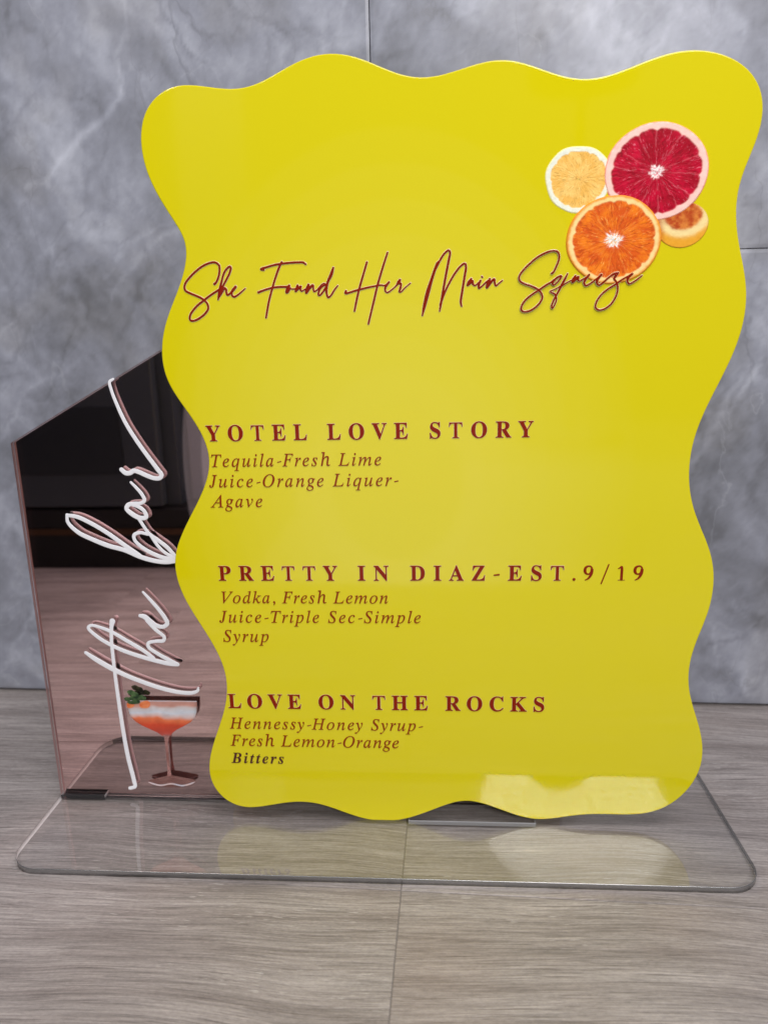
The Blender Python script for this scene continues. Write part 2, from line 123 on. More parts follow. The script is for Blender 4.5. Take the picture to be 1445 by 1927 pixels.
def catmull(pts, closed=False, step=0.4, n=None):
    """smooth curve through points of any dimension (mm); returns numpy array"""
    P = np.array(pts, float)
    N = len(P)
    out = []
    rng = range(N) if closed else range(N - 1)
    for i in rng:
        p1, p2 = P[i], P[(i + 1) % N]
        p0 = P[i - 1] if (closed or i > 0) else 2 * p1 - p2
        p3 = P[(i + 2) % N] if (closed or i < N - 2) else 2 * p2 - p1
        # centripetal parametrisation keeps tight bends free of loops
        d1 = max(np.linalg.norm(p1[:2] - p0[:2]), 1e-4) ** .5
        d2 = max(np.linalg.norm(p2[:2] - p1[:2]), 1e-4) ** .5
        d3 = max(np.linalg.norm(p3[:2] - p2[:2]), 1e-4) ** .5
        t0, t1, t2, t3 = 0, d1, d1 + d2, d1 + d2 + d3
        k = n or max(2, int(np.linalg.norm(p2[:2] - p1[:2]) / step) + 1)
        for j in range(k):
            t = t1 + (t2 - t1) * j / k
            A1 = (t1 - t) / (t1 - t0) * p0 + (t - t0) / (t1 - t0) * p1
            A2 = (t2 - t) / (t2 - t1) * p1 + (t - t1) / (t2 - t1) * p2
            A3 = (t3 - t) / (t3 - t2) * p2 + (t - t2) / (t3 - t2) * p3
            B1 = (t2 - t) / (t2 - t0) * A1 + (t - t0) / (t2 - t0) * A2
            B2 = (t3 - t) / (t3 - t1) * A2 + (t - t1) / (t3 - t1) * A3
            out.append((t2 - t) / (t2 - t1) * B1 + (t - t1) / (t2 - t1) * B2)
    if not closed:
        out.append(P[-1])
    return np.array(out)


def slab(outline, y0, y1, bevel, name, mat, parent, bevel_seg=3, mat_side=None):
    """closed outline (x,z in metres) as an upright sheet between planes y0 (front) and y1 (back)"""
    bm = bmesh.new()
    f = bm.faces.new([bm.verts.new((x, y0, z)) for x, z in outline])
    r = bmesh.ops.extrude_face_region(bm, geom=[f])
    vs = [g for g in r['geom'] if isinstance(g, bmesh.types.BMVert)]
    bmesh.ops.translate(bm, verts=vs, vec=(0, y1 - y0, 0))
    bmesh.ops.recalc_face_normals(bm, faces=bm.faces)
    if bevel:
        eds = [e for e in bm.edges if abs(e.verts[0].co.y - e.verts[1].co.y) < 1e-7]
        bmesh.ops.bevel(bm, geom=eds, offset=bevel, segments=bevel_seg, profile=.5, affect='EDGES')
    me_faces = list(bm.faces)
    for fc in me_faces:
        fc.smooth = abs(fc.normal.y) < .999
        if mat_side is not None and abs(fc.normal.y) < .5:
            fc.material_index = 1
    o = bm_obj(name, bm, mat, parent)
    if mat_side is not None:
        o.data.materials.append(mat_side)
    return o


def ribbon(name, strokes, ysurf, rise, mat, parent, step=0.3, lift=0.0):
    """raised lettering: each stroke is a low rounded bead standing on the plane y=ysurf (towards -y)"""
    V, F = [], []
    K = 8
    for si, st in enumerate(strokes):
        c = catmull(st, step=step)
        c = c / 1000.0
        d = np.gradient(c[:, :2], axis=0)
        d /= np.maximum(np.linalg.norm(d, axis=1), 1e-9)[:, None]
        # round end caps
        w0, w1 = c[0, 2], c[-1, 2]
        pre = [np.array([*(c[0, :2] - d[0] * w0 * math.cos(a)), max(w0 * math.sin(a), 2e-5)]) for a in (0.02, .35, .7, 1.05, 1.35)]
        post = [np.array([*(c[-1, :2] + d[-1] * w1 * math.cos(a)), max(w1 * math.sin(a), 2e-5)]) for a in (1.35, 1.05, .7, .35, .02)]
        c2 = np.array(pre + list(c) + post)
        d2 = np.array([d[0]] * 5 + list(d) + [d[-1]] * 5)
        nrm = np.stack([-d2[:, 1], d2[:, 0]], 1)
        base = len(V)
        jit = 1.0 + 0.06 * math.sin(si * 2.1)
        for i in range(len(c2)):
            w = c2[i, 2]
            h = rise * jit * min(1.0, (w / 0.0006)) ** .5
            for k in range(K + 1):
                a = math.pi * k / K
                off = w * math.copysign(abs(math.cos(a)) ** .75, math.cos(a))
                hh = h * math.sin(a) ** .7 if 0 < k < K else 0
                V.append((c2[i, 0] + nrm[i, 0] * off, ysurf - lift - hh, c2[i, 1] + nrm[i, 1] * off))
        for i in range(len(c2) - 1):
            for k in range(K):
                a = base + i * (K + 1) + k
                F.append((a, a + 1, a + K + 2, a + K + 1))
            F.append((base + i * (K + 1), base + (i + 1) * (K + 1), base + (i + 1) * (K + 1) + K, base + i * (K + 1) + K))
    return mesh_obj(name, V, F, mat, parent, smooth=True)


# ---------------------------------------------------------------- numpy noise for colour maps
def vnoise(x, y, seed):
    xi = np.floor(x).astype(np.int64)
    yi = np.floor(y).astype(np.int64)
    fx = x - xi
    fy = y - yi
    fx = fx * fx * (3 - 2 * fx)
    fy = fy * fy * (3 - 2 * fy)

    def h(a, b):
        n = (a * 374761393 + b * 668265263 + seed * 974711) & 0x7fffffff
        n = ((n ^ (n >> 13)) * 1274126177) & 0x7fffffff
        return ((n ^ (n >> 16)) & 0xffff) / 65535.0
    return (h(xi, yi) * (1 - fx) + h(xi + 1, yi) * fx) * (1 - fy) + (h(xi, yi + 1) * (1 - fx) + h(xi + 1, yi + 1) * fx) * fy


def fbm(x, y, seed, oct=5):
    s = 0
    a = .5
    for i in range(oct):
        s = s + a * vnoise(x, y, seed + i * 17)
        x = x * 2.03 + 11.3
        y = y * 2.03 + 5.1
        a *= .5
    return s / (1 - .5 ** oct)


def color_attr(me, rgb):
    at = me.color_attributes.new('tint', 'FLOAT_COLOR', 'POINT')
    a = np.ones((len(me.vertices), 4), np.float32)
    a[:, :3] = rgb
    at.data.foreach_set('color', a.ravel())


def lin(r, g, b):
    f = lambda c: ((c / 255 + .055) / 1.055) ** 2.4 if c > 10.3 else c / 255 / 12.92
    return (f(r), f(g), f(b))


# ---------------------------------------------------------------- materials
class NT:
    def __init__(s, name):
        s.m = bpy.data.materials.new(name)
        s.m.use_nodes = True
        s.t = s.m.node_tree
        s.t.nodes.clear()
        s.out = s.n('ShaderNodeOutputMaterial')

    def n(s, typ, **kw):
        nd = s.t.nodes.new(typ)
        for k, v in kw.items():
            if k[0] == '_':
                nd.inputs[k[1:].replace('_', ' ')].default_value = v
            else:
                setattr(nd, k, v)
        return nd

    def l(s, a, b):
        s.t.links.new(a, b)

    def principled(s, **kw):
        p = s.n('ShaderNodeBsdfPrincipled')
        for k, v in kw.items():
            k = k.replace('_', ' ')
            if isinstance(v, tuple) and len(v) == 3:
                v = (*v, 1)
            p.inputs[k].default_value = v
        s.l(p.outputs[0], s.out.inputs[0])
        return p


def simple(name, color, rough=.4, **kw):
    t = NT(name)
    p = t.principled(Base_Color=color, Roughness=rough, **kw)
    no = t.n('ShaderNodeTexNoise', _Scale=900.0, _Detail=3.0)
    tc = t.n('ShaderNodeTexCoord')
    t.l(tc.outputs['Object'], no.inputs['Vector'])
    bp = t.n('ShaderNodeBump', _Strength=.04, _Distance=.0002)
    t.l(no.outputs[0], bp.inputs['Height'])
    t.l(bp.outputs[0], p.inputs['Normal'])
    return t.m


# yellow acrylic: slight cloudy tint, tiny dust specks, gentle waviness
def mat_yellow():
    t = NT('yellow_acrylic')
    p = t.principled(Roughness=.07, Base_Color=(.74, .62, .004), IOR=1.55)
    p.inputs['Specular IOR Level'].default_value = .62
    tc = t.n('ShaderNodeTexCoord')
    n1 = t.n('ShaderNodeTexNoise', _Scale=14.0, _Detail=4.0)
    t.l(tc.outputs['Object'], n1.inputs['Vector'])
    mix = t.n('ShaderNodeMix', data_type='RGBA')
    mix.inputs[6].default_value = (.765, .650, .002, 1)
    mix.inputs[7].default_value = (.745, .660, .006, 1)
    t.l(n1.outputs[0], mix.inputs[0])
    vo = t.n('ShaderNodeTexVoronoi', _Scale=36.0)
    t.l(tc.outputs['Object'], vo.inputs['Vector'])
    ms = t.n('ShaderNodeMath', operation='LESS_THAN')
    ms.inputs[1].default_value = .014
    t.l(vo.outputs['Distance'], ms.inputs[0])
    # keep only some of the cells, so the specks are sparse
    sep = t.n('ShaderNodeSeparateColor')
    t.l(vo.outputs['Color'], sep.inputs[0])
    gt = t.n('ShaderNodeMath', operation='GREATER_THAN')
    gt.inputs[1].default_value = .72
    t.l(sep.outputs[0], gt.inputs[0])
    mu = t.n('ShaderNodeMath', operation='MULTIPLY')
    t.l(ms.outputs[0], mu.inputs[0])
    t.l(gt.outputs[0], mu.inputs[1])
    mix2 = t.n('ShaderNodeMix', data_type='RGBA')
    mix2.inputs[7].default_value = (.10, .085, .01, 1)
    t.l(mu.outputs[0], mix2.inputs[0])
    t.l(mix.outputs[2], mix2.inputs[6])
    t.l(mix2.outputs[2], p.inputs['Base Color'])
    n2 = t.n('ShaderNodeTexNoise', _Scale=30.0, _Detail=2.0)
    t.l(tc.outputs['Object'], n2.inputs['Vector'])
    bp = t.n('ShaderNodeBump', _Strength=.05, _Distance=.001)
    t.l(n2.outputs[0], bp.inputs['Height'])
    t.l(bp.outputs[0], p.inputs['Normal'])
    n3 = t.n('ShaderNodeTexNoise', _Scale=5.0, _Detail=6.0)
    t.l(tc.outputs['Object'], n3.inputs['Vector'])
    mr = t.n('ShaderNodeMapRange')
    mr.inputs[1].default_value = .35
    mr.inputs[2].default_value = .70
    mr.inputs[3].default_value = .03
    mr.inputs[4].default_value = .11
    t.l(n3.outputs[0], mr.inputs[0])
    t.l(mr.outputs[0], p.inputs['Roughness'])
    return t.m


def mat_clear(name, tint, ior=1.49, rough=.01, amount=1.0):
    """thin clear acrylic face: see-through with a Fresnel reflection"""
    t = NT(name)
    tr = t.n('ShaderNodeBsdfTransparent')
    tr.inputs[0].default_value = (*tint, 1)
    gl = t.n('ShaderNodeBsdfGlossy')
    gl.inputs['Roughness'].default_value = rough
    ge = t.n('ShaderNodeNewGeometry')
    dt = t.n('ShaderNodeVectorMath', operation='DOT_PRODUCT')
    t.l(ge.outputs['Incoming'], dt.inputs[0])
    t.l(ge.outputs['Normal'], dt.inputs[1])
    ab = t.n('ShaderNodeMath', operation='ABSOLUTE')
    t.l(dt.outputs['Value'], ab.inputs[0])
    om = t.n('ShaderNodeMath', operation='SUBTRACT')
    om.inputs[0].default_value = 1.0
    t.l(ab.outputs[0], om.inputs[1])
    pw = t.n('ShaderNodeMath', operation='POWER')
    t.l(om.outputs[0], pw.inputs[0])
    pw.inputs[1].default_value = 5.0
    ma = t.n('ShaderNodeMath', operation='MULTIPLY_ADD')
    t.l(pw.outputs[0], ma.inputs[0])
    ma.inputs[1].default_value = .96
    ma.inputs[2].default_value = ((ior - 1) / (ior + 1)) ** 2
    mu = t.n('ShaderNodeMath', operation='MULTIPLY')
    mu.inputs[1].default_value = amount
    t.l(ma.outputs[0], mu.inputs[0])
    mx = t.n('ShaderNodeMixShader')
    t.l(mu.outputs[0], mx.inputs[0])
    t.l(tr.outputs[0], mx.inputs[1])
    t.l(gl.outputs[0], mx.inputs[2])
    t.l(mx.outputs[0], t.out.inputs[0])
    return t.m


def mat_through(name, tint):
    t = NT(name)
    tr = t.n('ShaderNodeBsdfTransparent')
    tr.inputs[0].default_value = (*tint, 1)
    t.l(tr.outputs[0], t.out.inputs[0])
    return t.m


def mat_edge(name, color, rough, clear):
    """cut acrylic edge: fine saw marks, part glossy, part see-through"""
    t = NT(name)
    gl = t.n('ShaderNodeBsdfPrincipled')
    gl.inputs['Base Color'].default_value = (*color, 1)
    gl.inputs['Roughness'].default_value = rough
    gl.inputs['Metallic'].default_value = .8
    tr = t.n('ShaderNodeBsdfTransparent')
    tr.inputs[0].default_value = (.75, .77, .76, 1)
    tc = t.n('ShaderNodeTexCoord')
    mp = t.n('ShaderNodeMapping')
    mp.inputs['Scale'].default_value = (1, 1, .02)
    t.l(tc.outputs['Object'], mp.inputs[0])
    no = t.n('ShaderNodeTexNoise', _Scale=1500.0, _Detail=3.0)
    t.l(mp.outputs[0], no.inputs['Vector'])
    bp = t.n('ShaderNodeBump', _Strength=.35, _Distance=.0002)
    t.l(no.outputs[0], bp.inputs['Height'])
    t.l(bp.outputs[0], gl.inputs['Normal'])
    n2 = t.n('ShaderNodeTexNoise', _Scale=22.0, _Detail=3.0)
    t.l(tc.outputs['Object'], n2.inputs['Vector'])
    mr = t.n('ShaderNodeMapRange')
    mr.inputs[1].default_value = .35
    mr.inputs[2].default_value = .65
    mr.inputs[3].default_value = 0
    mr.inputs[4].default_value = clear
    t.l(n2.outputs[0], mr.inputs[0])
    mx = t.n('ShaderNodeMixShader')
    t.l(mr.outputs[0], mx.inputs[0])
    t.l(gl.outputs[0], mx.inputs[1])
    t.l(tr.outputs[0], mx.inputs[2])
    t.l(mx.outputs[0], t.out.inputs[0])
    return t.m


def mat_vertex(name, rough, spec=.5, bump_scale=0, bump=0.0, fine=0.0, fine_scale=300, coat=0.0):
    t = NT(name)
    p = t.principled(Roughness=rough)
    p.inputs['Specular IOR Level'].default_value = spec
    p.inputs['Coat Weight'].default_value = coat
    p.inputs['Coat Roughness'].default_value = .15
    at = t.n('ShaderNodeAttribute', attribute_name='tint')
    tc = t.n('ShaderNodeTexCoord')
    if fine:
        no = t.n('ShaderNodeTexNoise', _Scale=float(fine_scale), _Detail=6.0, _Roughness=.65)
        t.l(tc.outputs['Object'], no.inputs['Vector'])
        mr = t.n('ShaderNodeMapRange')
        mr.inputs[3].default_value = 1 - fine
        mr.inputs[4].default_value = 1 + fine
        t.l(no.outputs[0], mr.inputs[0])
        mx = t.n('ShaderNodeMix', data_type='RGBA', blend_type='MULTIPLY')
        mx.inputs[0].default_value = 1
        t.l(at.outputs['Color'], mx.inputs[6])
        t.l(mr.outputs[0], mx.inputs[7])
        t.l(mx.outputs[2], p.inputs['Base Color'])
    else:
        t.l(at.outputs['Color'], p.inputs['Base Color'])
    if bump:
        n2 = t.n('ShaderNodeTexNoise', _Scale=float(bump_scale), _Detail=5.0)
        t.l(tc.outputs['Object'], n2.inputs['Vector'])
        bp = t.n('ShaderNodeBump', _Strength=bump, _Distance=.001)
        t.l(n2.outputs[0], bp.inputs['Height'])
        t.l(bp.outputs[0], p.inputs['Normal'])
    return t.m


def mat_wood():
    """grey-brown wood-look tile: long streaks, darker pores, short pale dashes"""
    t = NT('wood_look_tile')
    p = t.principled(Roughness=.5)
    p.inputs['Specular IOR Level'].default_value = .35
    tc = t.n('ShaderNodeTexCoord')
    oi = t.n('ShaderNodeObjectInfo')
    mul = t.n('ShaderNodeVectorMath', operation='SCALE')
    mul.inputs['Scale'].default_value = 7.0
    cmb = t.n('ShaderNodeCombineXYZ')
    for i in range(3):
        t.l(oi.outputs['Random'], cmb.inputs[i])
    t.l(cmb.outputs[0], mul.inputs[0])
    add = t.n('ShaderNodeVectorMath', operation='ADD')
    t.l(tc.outputs['Object'], add.inputs[0])
    t.l(mul.outputs[0], add.inputs[1])
    # slow warp so the grain wanders
    wn = t.n('ShaderNodeTexNoise', _Scale=5.0, _Detail=2.0)
    t.l(add.outputs[0], wn.inputs['Vector'])
    wsc = t.n('ShaderNodeMath', operation='MULTIPLY_ADD')
    wsc.inputs[1].default_value = .030
    wsc.inputs[2].default_value = -.015
    t.l(wn.outputs[0], wsc.inputs[0])
    wc = t.n('ShaderNodeCombineXYZ')
    t.l(wsc.outputs[0], wc.inputs[1])
    ad2 = t.n('ShaderNodeVectorMath', operation='ADD')
    t.l(add.outputs[0], ad2.inputs[0])
    t.l(wc.outputs[0], ad2.inputs[1])

    def streak(sx, sy, sc, det, rough=.6):
        mp = t.n('ShaderNodeMapping')
        mp.inputs['Scale'].default_value = (sx, sy, 1)
        t.l(ad2.outputs[0], mp.inputs[0])
        n = t.n('ShaderNodeTexNoise', _Scale=sc, _Detail=det, _Roughness=rough)
        t.l(mp.outputs[0], n.inputs['Vector'])
        return n
    a = streak(1, 14, 7, 5)
    b = streak(1, 34, 26, 6, .75)
    c = streak(1, 9, 60, 3, .5)
    base = t.n('ShaderNodeValToRGB')
    cr = base.color_ramp
    cr.elements[0].position = .30
    cr.elements[0].color = (.262, .228, .218, 1)
    cr.elements[1].position = .72
    cr.elements[1].color = (.470, .425, .412, 1)
    e = cr.elements.new(.5)
    e.color = (.365, .325, .313, 1)
    t.l(a.outputs[0], base.inputs[0])
    bm_ = t.n('ShaderNodeMapRange')
    bm_.inputs[1].default_value = .34
    bm_.inputs[2].default_value = .66
    bm_.inputs[3].default_value = .60
    bm_.inputs[4].default_value = 1.26
    t.l(b.outputs[0], bm_.inputs[0])
    m1 = t.n('ShaderNodeMix', data_type='RGBA', blend_type='MULTIPLY')
    m1.inputs[0].default_value = 1
    t.l(base.outputs[0], m1.inputs[6])
    t.l(bm_.outputs[0], m1.inputs[7])
    # dark pores
    por = t.n('ShaderNodeMapRange')
    por.inputs[1].default_value = .60
    por.inputs[2].default_value = .70
    por.inputs[3].default_value = 0
    por.inputs[4].default_value = .45
    d = streak(1, 26, 45, 2, .5)
    t.l(d.outputs[0], por.inputs[0])
    m2 = t.n('ShaderNodeMix', data_type='RGBA')
    m2.inputs[7].default_value = (.10, .083, .078, 1)
    t.l(por.outputs[0], m2.inputs[0])
    t.l(m1.outputs[2], m2.inputs[6])
    # pale dashes, only in bands
    das = t.n('ShaderNodeMapRange')
    das.inputs[1].default_value = .64
    das.inputs[2].default_value = .71
    das.inputs[3].default_value = 0
    das.inputs[4].default_value = .75
    e2 = streak(1, 9, 120, 1.5, .5)
    t.l(e2.outputs[0], das.inputs[0])
    band = t.n('ShaderNodeMapRange')
    band.inputs[1].default_value = .52
    band.inputs[2].default_value = .60
    f2 = streak(1, 9, 4.5, 2)
    t.l(f2.outputs[0], band.inputs[0])
    mm_ = t.n('ShaderNodeMath', operation='MULTIPLY')
    t.l(das.outputs[0], mm_.inputs[0])
    t.l(band.outputs[0], mm_.inputs[1])
    m3 = t.n('ShaderNodeMix', data_type='RGBA')
    m3.inputs[7].default_value = (.56, .52, .51, 1)
    t.l(mm_.outputs[0], m3.inputs[0])
    t.l(m2.outputs[2], m3.inputs[6])
    # warm stains
    st = t.n('ShaderNodeTexNoise', _Scale=9.0, _Detail=3.0)
    t.l(add.outputs[0], st.inputs['Vector'])
    sm = t.n('ShaderNodeMapRange')
    sm.inputs[1].default_value = .55
    sm.inputs[2].default_value = .75
    sm.inputs[4].default_value = .30
    t.l(st.outputs[0], sm.inputs[0])
    m4 = t.n('ShaderNodeMix', data_type='RGBA')
    m4.inputs[7].default_value = (.29, .215, .175, 1)
    t.l(sm.outputs[0], m4.inputs[0])
    t.l(m3.outputs[2], m4.inputs[6])
    mpx = t.n('ShaderNodeMapping')
    mpx.inputs['Scale'].default_value = (1, 2.5, 1)
    t.l(ad2.outputs[0], mpx.inputs[0])
    g1 = t.n('ShaderNodeTexNoise', _Scale=420.0, _Detail=4.0, _Roughness=.7)
    t.l(mpx.outputs[0], g1.inputs['Vector'])
    gr = t.n('ShaderNodeMapRange')
    gr.inputs[1].default_value = .3
    gr.inputs[2].default_value = .7
    gr.inputs[3].default_value = .84
    gr.inputs[4].default_value = 1.14
    t.l(g1.outputs[0], gr.inputs[0])
    m5 = t.n('ShaderNodeMix', data_type='RGBA', blend_type='MULTIPLY')
    m5.inputs[0].default_value = 1
    t.l(m4.outputs[2], m5.inputs[6])
    t.l(gr.outputs[0], m5.inputs[7])
    t.l(m5.outputs[2], p.inputs['Base Color'])
    bp = t.n('ShaderNodeBump', _Strength=.35, _Distance=.0008)
    t.l(b.outputs[0], bp.inputs['Height'])
    t.l(bp.outputs[0], p.inputs['Normal'])
    return t.m


YEL = mat_yellow()
INK = simple('maroon_raised_print', (.25, .014, .002), .12, Specular_IOR_Level=.16)
INKB = simple('brown_raised_print', (.27, .032, .004), .13, Specular_IOR_Level=.16)
INKD = simple('dark_raised_print', (.085, .020, .016), .2, Specular_IOR_Level=.25)
RIMHL = simple('cream_rim_highlight', (.86, .72, .38), .25)  # cream colour stands for the gloss highlight along letter edges
WHITE = simple('white_raised_print', (.88, .88, .92), .35)
CLEAR = mat_clear('clear_acrylic_face', (.985, .988, .988), amount=2.5)
CLEARP = mat_clear('clear_panel_face', (.98, .97, .97), amount=.7)
THRU = mat_through('clear_acrylic_underside', (.985, .985, .985))
EDGE = mat_edge('cut_acrylic_edge', (.36, .36, .365), .24, .12)
EDGEL = mat_edge('painted_lit_edge', (.93, .87, .86), .45, .0)  # left edge faces coloured pale for light caught inside the acrylic
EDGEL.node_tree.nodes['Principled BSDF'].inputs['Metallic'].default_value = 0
EDGEP = mat_edge('panel_cut_edge', (.42, .29, .28), .3, .3)
WOOD = mat_wood()


def mat_mirror():
    t = NT('rose_gold_mirror')
    g = t.n('ShaderNodeBsdfGlossy')
    g.inputs['Color'].default_value = (.99, .735, .72, 1)
    g.inputs['Roughness'].default_value = .008
    tc = t.n('ShaderNodeTexCoord')
    no = t.n('ShaderNodeTexNoise', _Scale=7.0, _Detail=1.0)
    t.l(tc.outputs['Object'], no.inputs['Vector'])
    bp = t.n('ShaderNodeBump', _Strength=.03, _Distance=.002)
    t.l(no.outputs[0], bp.inputs['Height'])
    t.l(bp.outputs[0], g.inputs['Normal'])
    t.l(g.outputs[0], t.out.inputs[0])
    return t.m


MIRROR = mat_mirror()

# ---------------------------------------------------------------- the setting: wall
WANG, WDIST = WALL
wu = Vector((math.cos(WANG), math.sin(WANG)))
wn = Vector((-math.sin(WANG), math.cos(WANG)))


def wall_color(U, Z):
    """grey marble: cloudy patches, pale and dark veins (U, Z in mm)"""
    wx = (fbm(U / 55, Z / 55, 3, 4) - .5) * 34
    wz = (fbm(U / 55 + 40, Z / 55, 9, 4) - .5) * 34
    u, z = U + wx, Z + wz
    big = fbm(u / 70 + .4 * z / 70, z / 95, 21, 5)
    med = fbm(u / 22 + .5 * z / 22, z / 30, 31, 5)
    fin = fbm(U / 5, Z / 6, 41, 4)
    fin2 = fbm(U / 2.2 + .3 * Z, Z / 3.5, 45, 3)
    v = .50 + (big - .5) * 1.0 + (med - .5) * .80 + (fin - .5) * .30 + (fin2 - .5) * .14
    for bu, bz, br, bs in BLOTCH:
        d2 = ((u - bu) ** 2 + (z - bz) ** 2) / (br * br * .55)
        v = v + bs * .30 * np.exp(-d2)
    # thin random veins
    for sd, sc, wdt, amp in ((51, 60, .022, .07), (61, 38, .020, .06), (71, 85, .012, -.14), (75, 30, .014, -.08)):
        r = fbm(u / sc - .35 * z / sc, z / (sc * 1.5), sd, 5)
        v = v + amp * np.exp(-((r - .5) / wdt) ** 2)
    wx2 = (fbm(U / 9, Z / 9, 83, 3) - .5) * 7
    wz2 = (fbm(U / 9 + 7, Z / 9, 87, 3) - .5) * 7
    uu, zz = U + wx2, Z + wz2
    for pts, wdt, amp in VEINS:
        best = np.full(U.shape, 1e9)
        for (a, b), (c, d) in zip(pts[:-1], pts[1:]):
            L2 = (c - a) ** 2 + (d - b) ** 2
            tt = np.clip(((uu - a) * (c - a) + (zz - b) * (d - b)) / L2, 0, 1)
            dd = np.hypot(uu - a - tt * (c - a), zz - b - tt * (d - b))
            best = np.minimum(best, dd)
        k = .45 + .9 * fbm(U / 14, Z / 14, 91, 3)
        v = v + amp * .55 * k * np.exp(-(best / (wdt * .75)) ** 2) + amp * .10 * np.exp(-(best / (wdt * 3)) ** 2)
    v = np.clip(v, 0, 1.25)
    lo = np.array([.160, .165, .188])
    mid = np.array([.312, .324, .385])
    hi = np.array([.54, .56, .64])
    t1 = np.clip(v / .55, 0, 1)[:, None]
    t2 = np.clip((v - .55) / .6, 0, 1)[:, None]
    c = lo + (mid - lo) * t1 + (hi - mid) * t2
    # warm brownish stain in some patches
    wv = np.clip((fbm(u / 45, z / 45, 101, 4) - .54) * 5, 0, 1)[:, None] * .30
    c = c * (1 - wv) + c * np.array([1.06, 1.0, .86]) * wv
    return c


WALLM = mat_vertex('grey_marble_tile', .32, .35, 60, .05, .13, 200)
_t = WALLM.node_tree
_p = _t.nodes['Principled BSDF']
_src = _p.inputs['Base Color'].links[0].from_socket
_tc = _t.nodes.new('ShaderNodeTexCoord')
for _sc, _w, _amt, _colr in ((7.0, .010, .32, (.10, .10, .11, 1)), (11.0, .008, .15, (.62, .64, .70, 1)), (19.0, .012, .20, (.12, .115, .11, 1))):
    # hairline mineral veins: thin bands where a warped noise crosses its middle value
    _n = _t.nodes.new('ShaderNodeTexNoise')
    _n.inputs['Scale'].default_value = _sc
    _n.inputs['Detail'].default_value = 7
    _n.inputs['Distortion'].default_value = .6
    _mp = _t.nodes.new('ShaderNodeMapping')
    _mp.inputs['Scale'].default_value = (1.3, 1, .75)
    _mp.inputs['Rotation'].default_value = (0, .5, 0)
    _mp.inputs['Location'].default_value = (_sc, 0, _sc * .3)
    _t.links.new(_tc.outputs['Object'], _mp.inputs[0])
    _t.links.new(_mp.outputs[0], _n.inputs['Vector'])
    _s = _t.nodes.new('ShaderNodeMath'); _s.operation = 'SUBTRACT'; _s.inputs[1].default_value = .5
    _t.links.new(_n.outputs[0], _s.inputs[0])
    _a = _t.nodes.new('ShaderNodeMath'); _a.operation = 'ABSOLUTE'
    _t.links.new(_s.outputs[0], _a.inputs[0])
    _r = _t.nodes.new('ShaderNodeMapRange')
    _r.inputs[1].default_value = 0
    _r.inputs[2].default_value = _w
    _r.inputs[3].default_value = _amt
    _r.inputs[4].default_value = 0
    _t.links.new(_a.outputs[0], _r.inputs[0])
    _k = _t.nodes.new('ShaderNodeTexNoise')
    _k.inputs['Scale'].default_value = 6.0 + _sc * .3
    _t.links.new(_mp.outputs[0], _k.inputs['Vector'])
    _kr = _t.nodes.new('ShaderNodeMapRange')
    _kr.inputs[1].default_value = .46
    _kr.inputs[2].default_value = .62
    _t.links.new(_k.outputs[0], _kr.inputs[0])
    _m = _t.nodes.new('ShaderNodeMath'); _m.operation = 'MULTIPLY'
    _t.links.new(_r.outputs[0], _m.inputs[0])
    _t.links.new(_kr.outputs[0], _m.inputs[1])
    _x = _t.nodes.new('ShaderNodeMix'); _x.data_type = 'RGBA'
    _x.inputs[7].default_value = _colr
    _t.links.new(_m.outputs[0], _x.inputs[0])
    _t.links.new(_src, _x.inputs[6])
    _src = _x.outputs[2]
_t.links.new(_src, _p.inputs['Base Color'])
GROUT = simple('tile_grout', (.30, .30, .33), .9)


def wall_tile(u0, u1, z0, z1, parent, step):
    g = .0003
    nu = max(2, int((u1 - u0) / step))
    nz = max(2, int((z1 - z0) / step))
    us = np.linspace(u0 + g, u1 - g, nu + 1)
    zs = np.linspace(z0 + g, z1 - g, nz + 1)
    U, Z = np.meshgrid(us, zs)
    U = U.ravel()
    Z = Z.ravel()
    n = (nu + 1) * (nz + 1)
    # front face in wall-local coordinates (x along the wall, y = into the wall)
    co = np.zeros((n + 4, 3), np.float32)
    co[:n, 0] = U
    co[:n, 2] = Z
    edge = (np.abs(U - us[0]) < 1e-6) | (np.abs(U - us[-1]) < 1e-6) | (np.abs(Z - zs[0]) < 1e-6) | (np.abs(Z - zs[-1]) < 1e-6)
    co[:n, 1] = np.where(edge, .0003, 0)
    co[n:] = [(us[0], .008, zs[0]), (us[-1], .008, zs[0]), (us[-1], .008, zs[-1]), (us[0], .008, zs[-1])]
    i = np.arange(nu)[None, :] + np.arange(nz)[:, None] * (nu + 1)
    i = i.ravel()
    quads = np.stack([i, i + 1, i + nu + 2, i + nu + 1], 1)
    faces = [tuple(q) for q in quads.tolist()]
    bl, br, tr, tl = 0, nu, n - 1, n - 1 - nu
    b = list(range(bl, br + 1))
    faces.append(tuple(b[::-1] + [n, n + 1]))
    r = list(range(br, tr + 1, nu + 1))
    faces.append(tuple(r[::-1] + [n + 1, n + 2]))
    tp = list(range(tl, tr + 1))
    faces.append(tuple(tp + [n + 2, n + 3]))
    lf = list(range(bl, tl + 1, nu + 1))
    faces.append(tuple(lf + [n + 3, n]))
    me = bpy.data.meshes.new('wall_tile')
    me.from_pydata(co.tolist(), [], faces)
    me.update()
    rgb = np.zeros((n + 4, 3))
    rgb[:n] = wall_color(U * 1000, Z * 1000)
    rgb[n:] = (.2, .2, .22)
    color_attr(me, rgb)
    me.materials.append(WALLM)
    return link('wall_tile', me, parent)


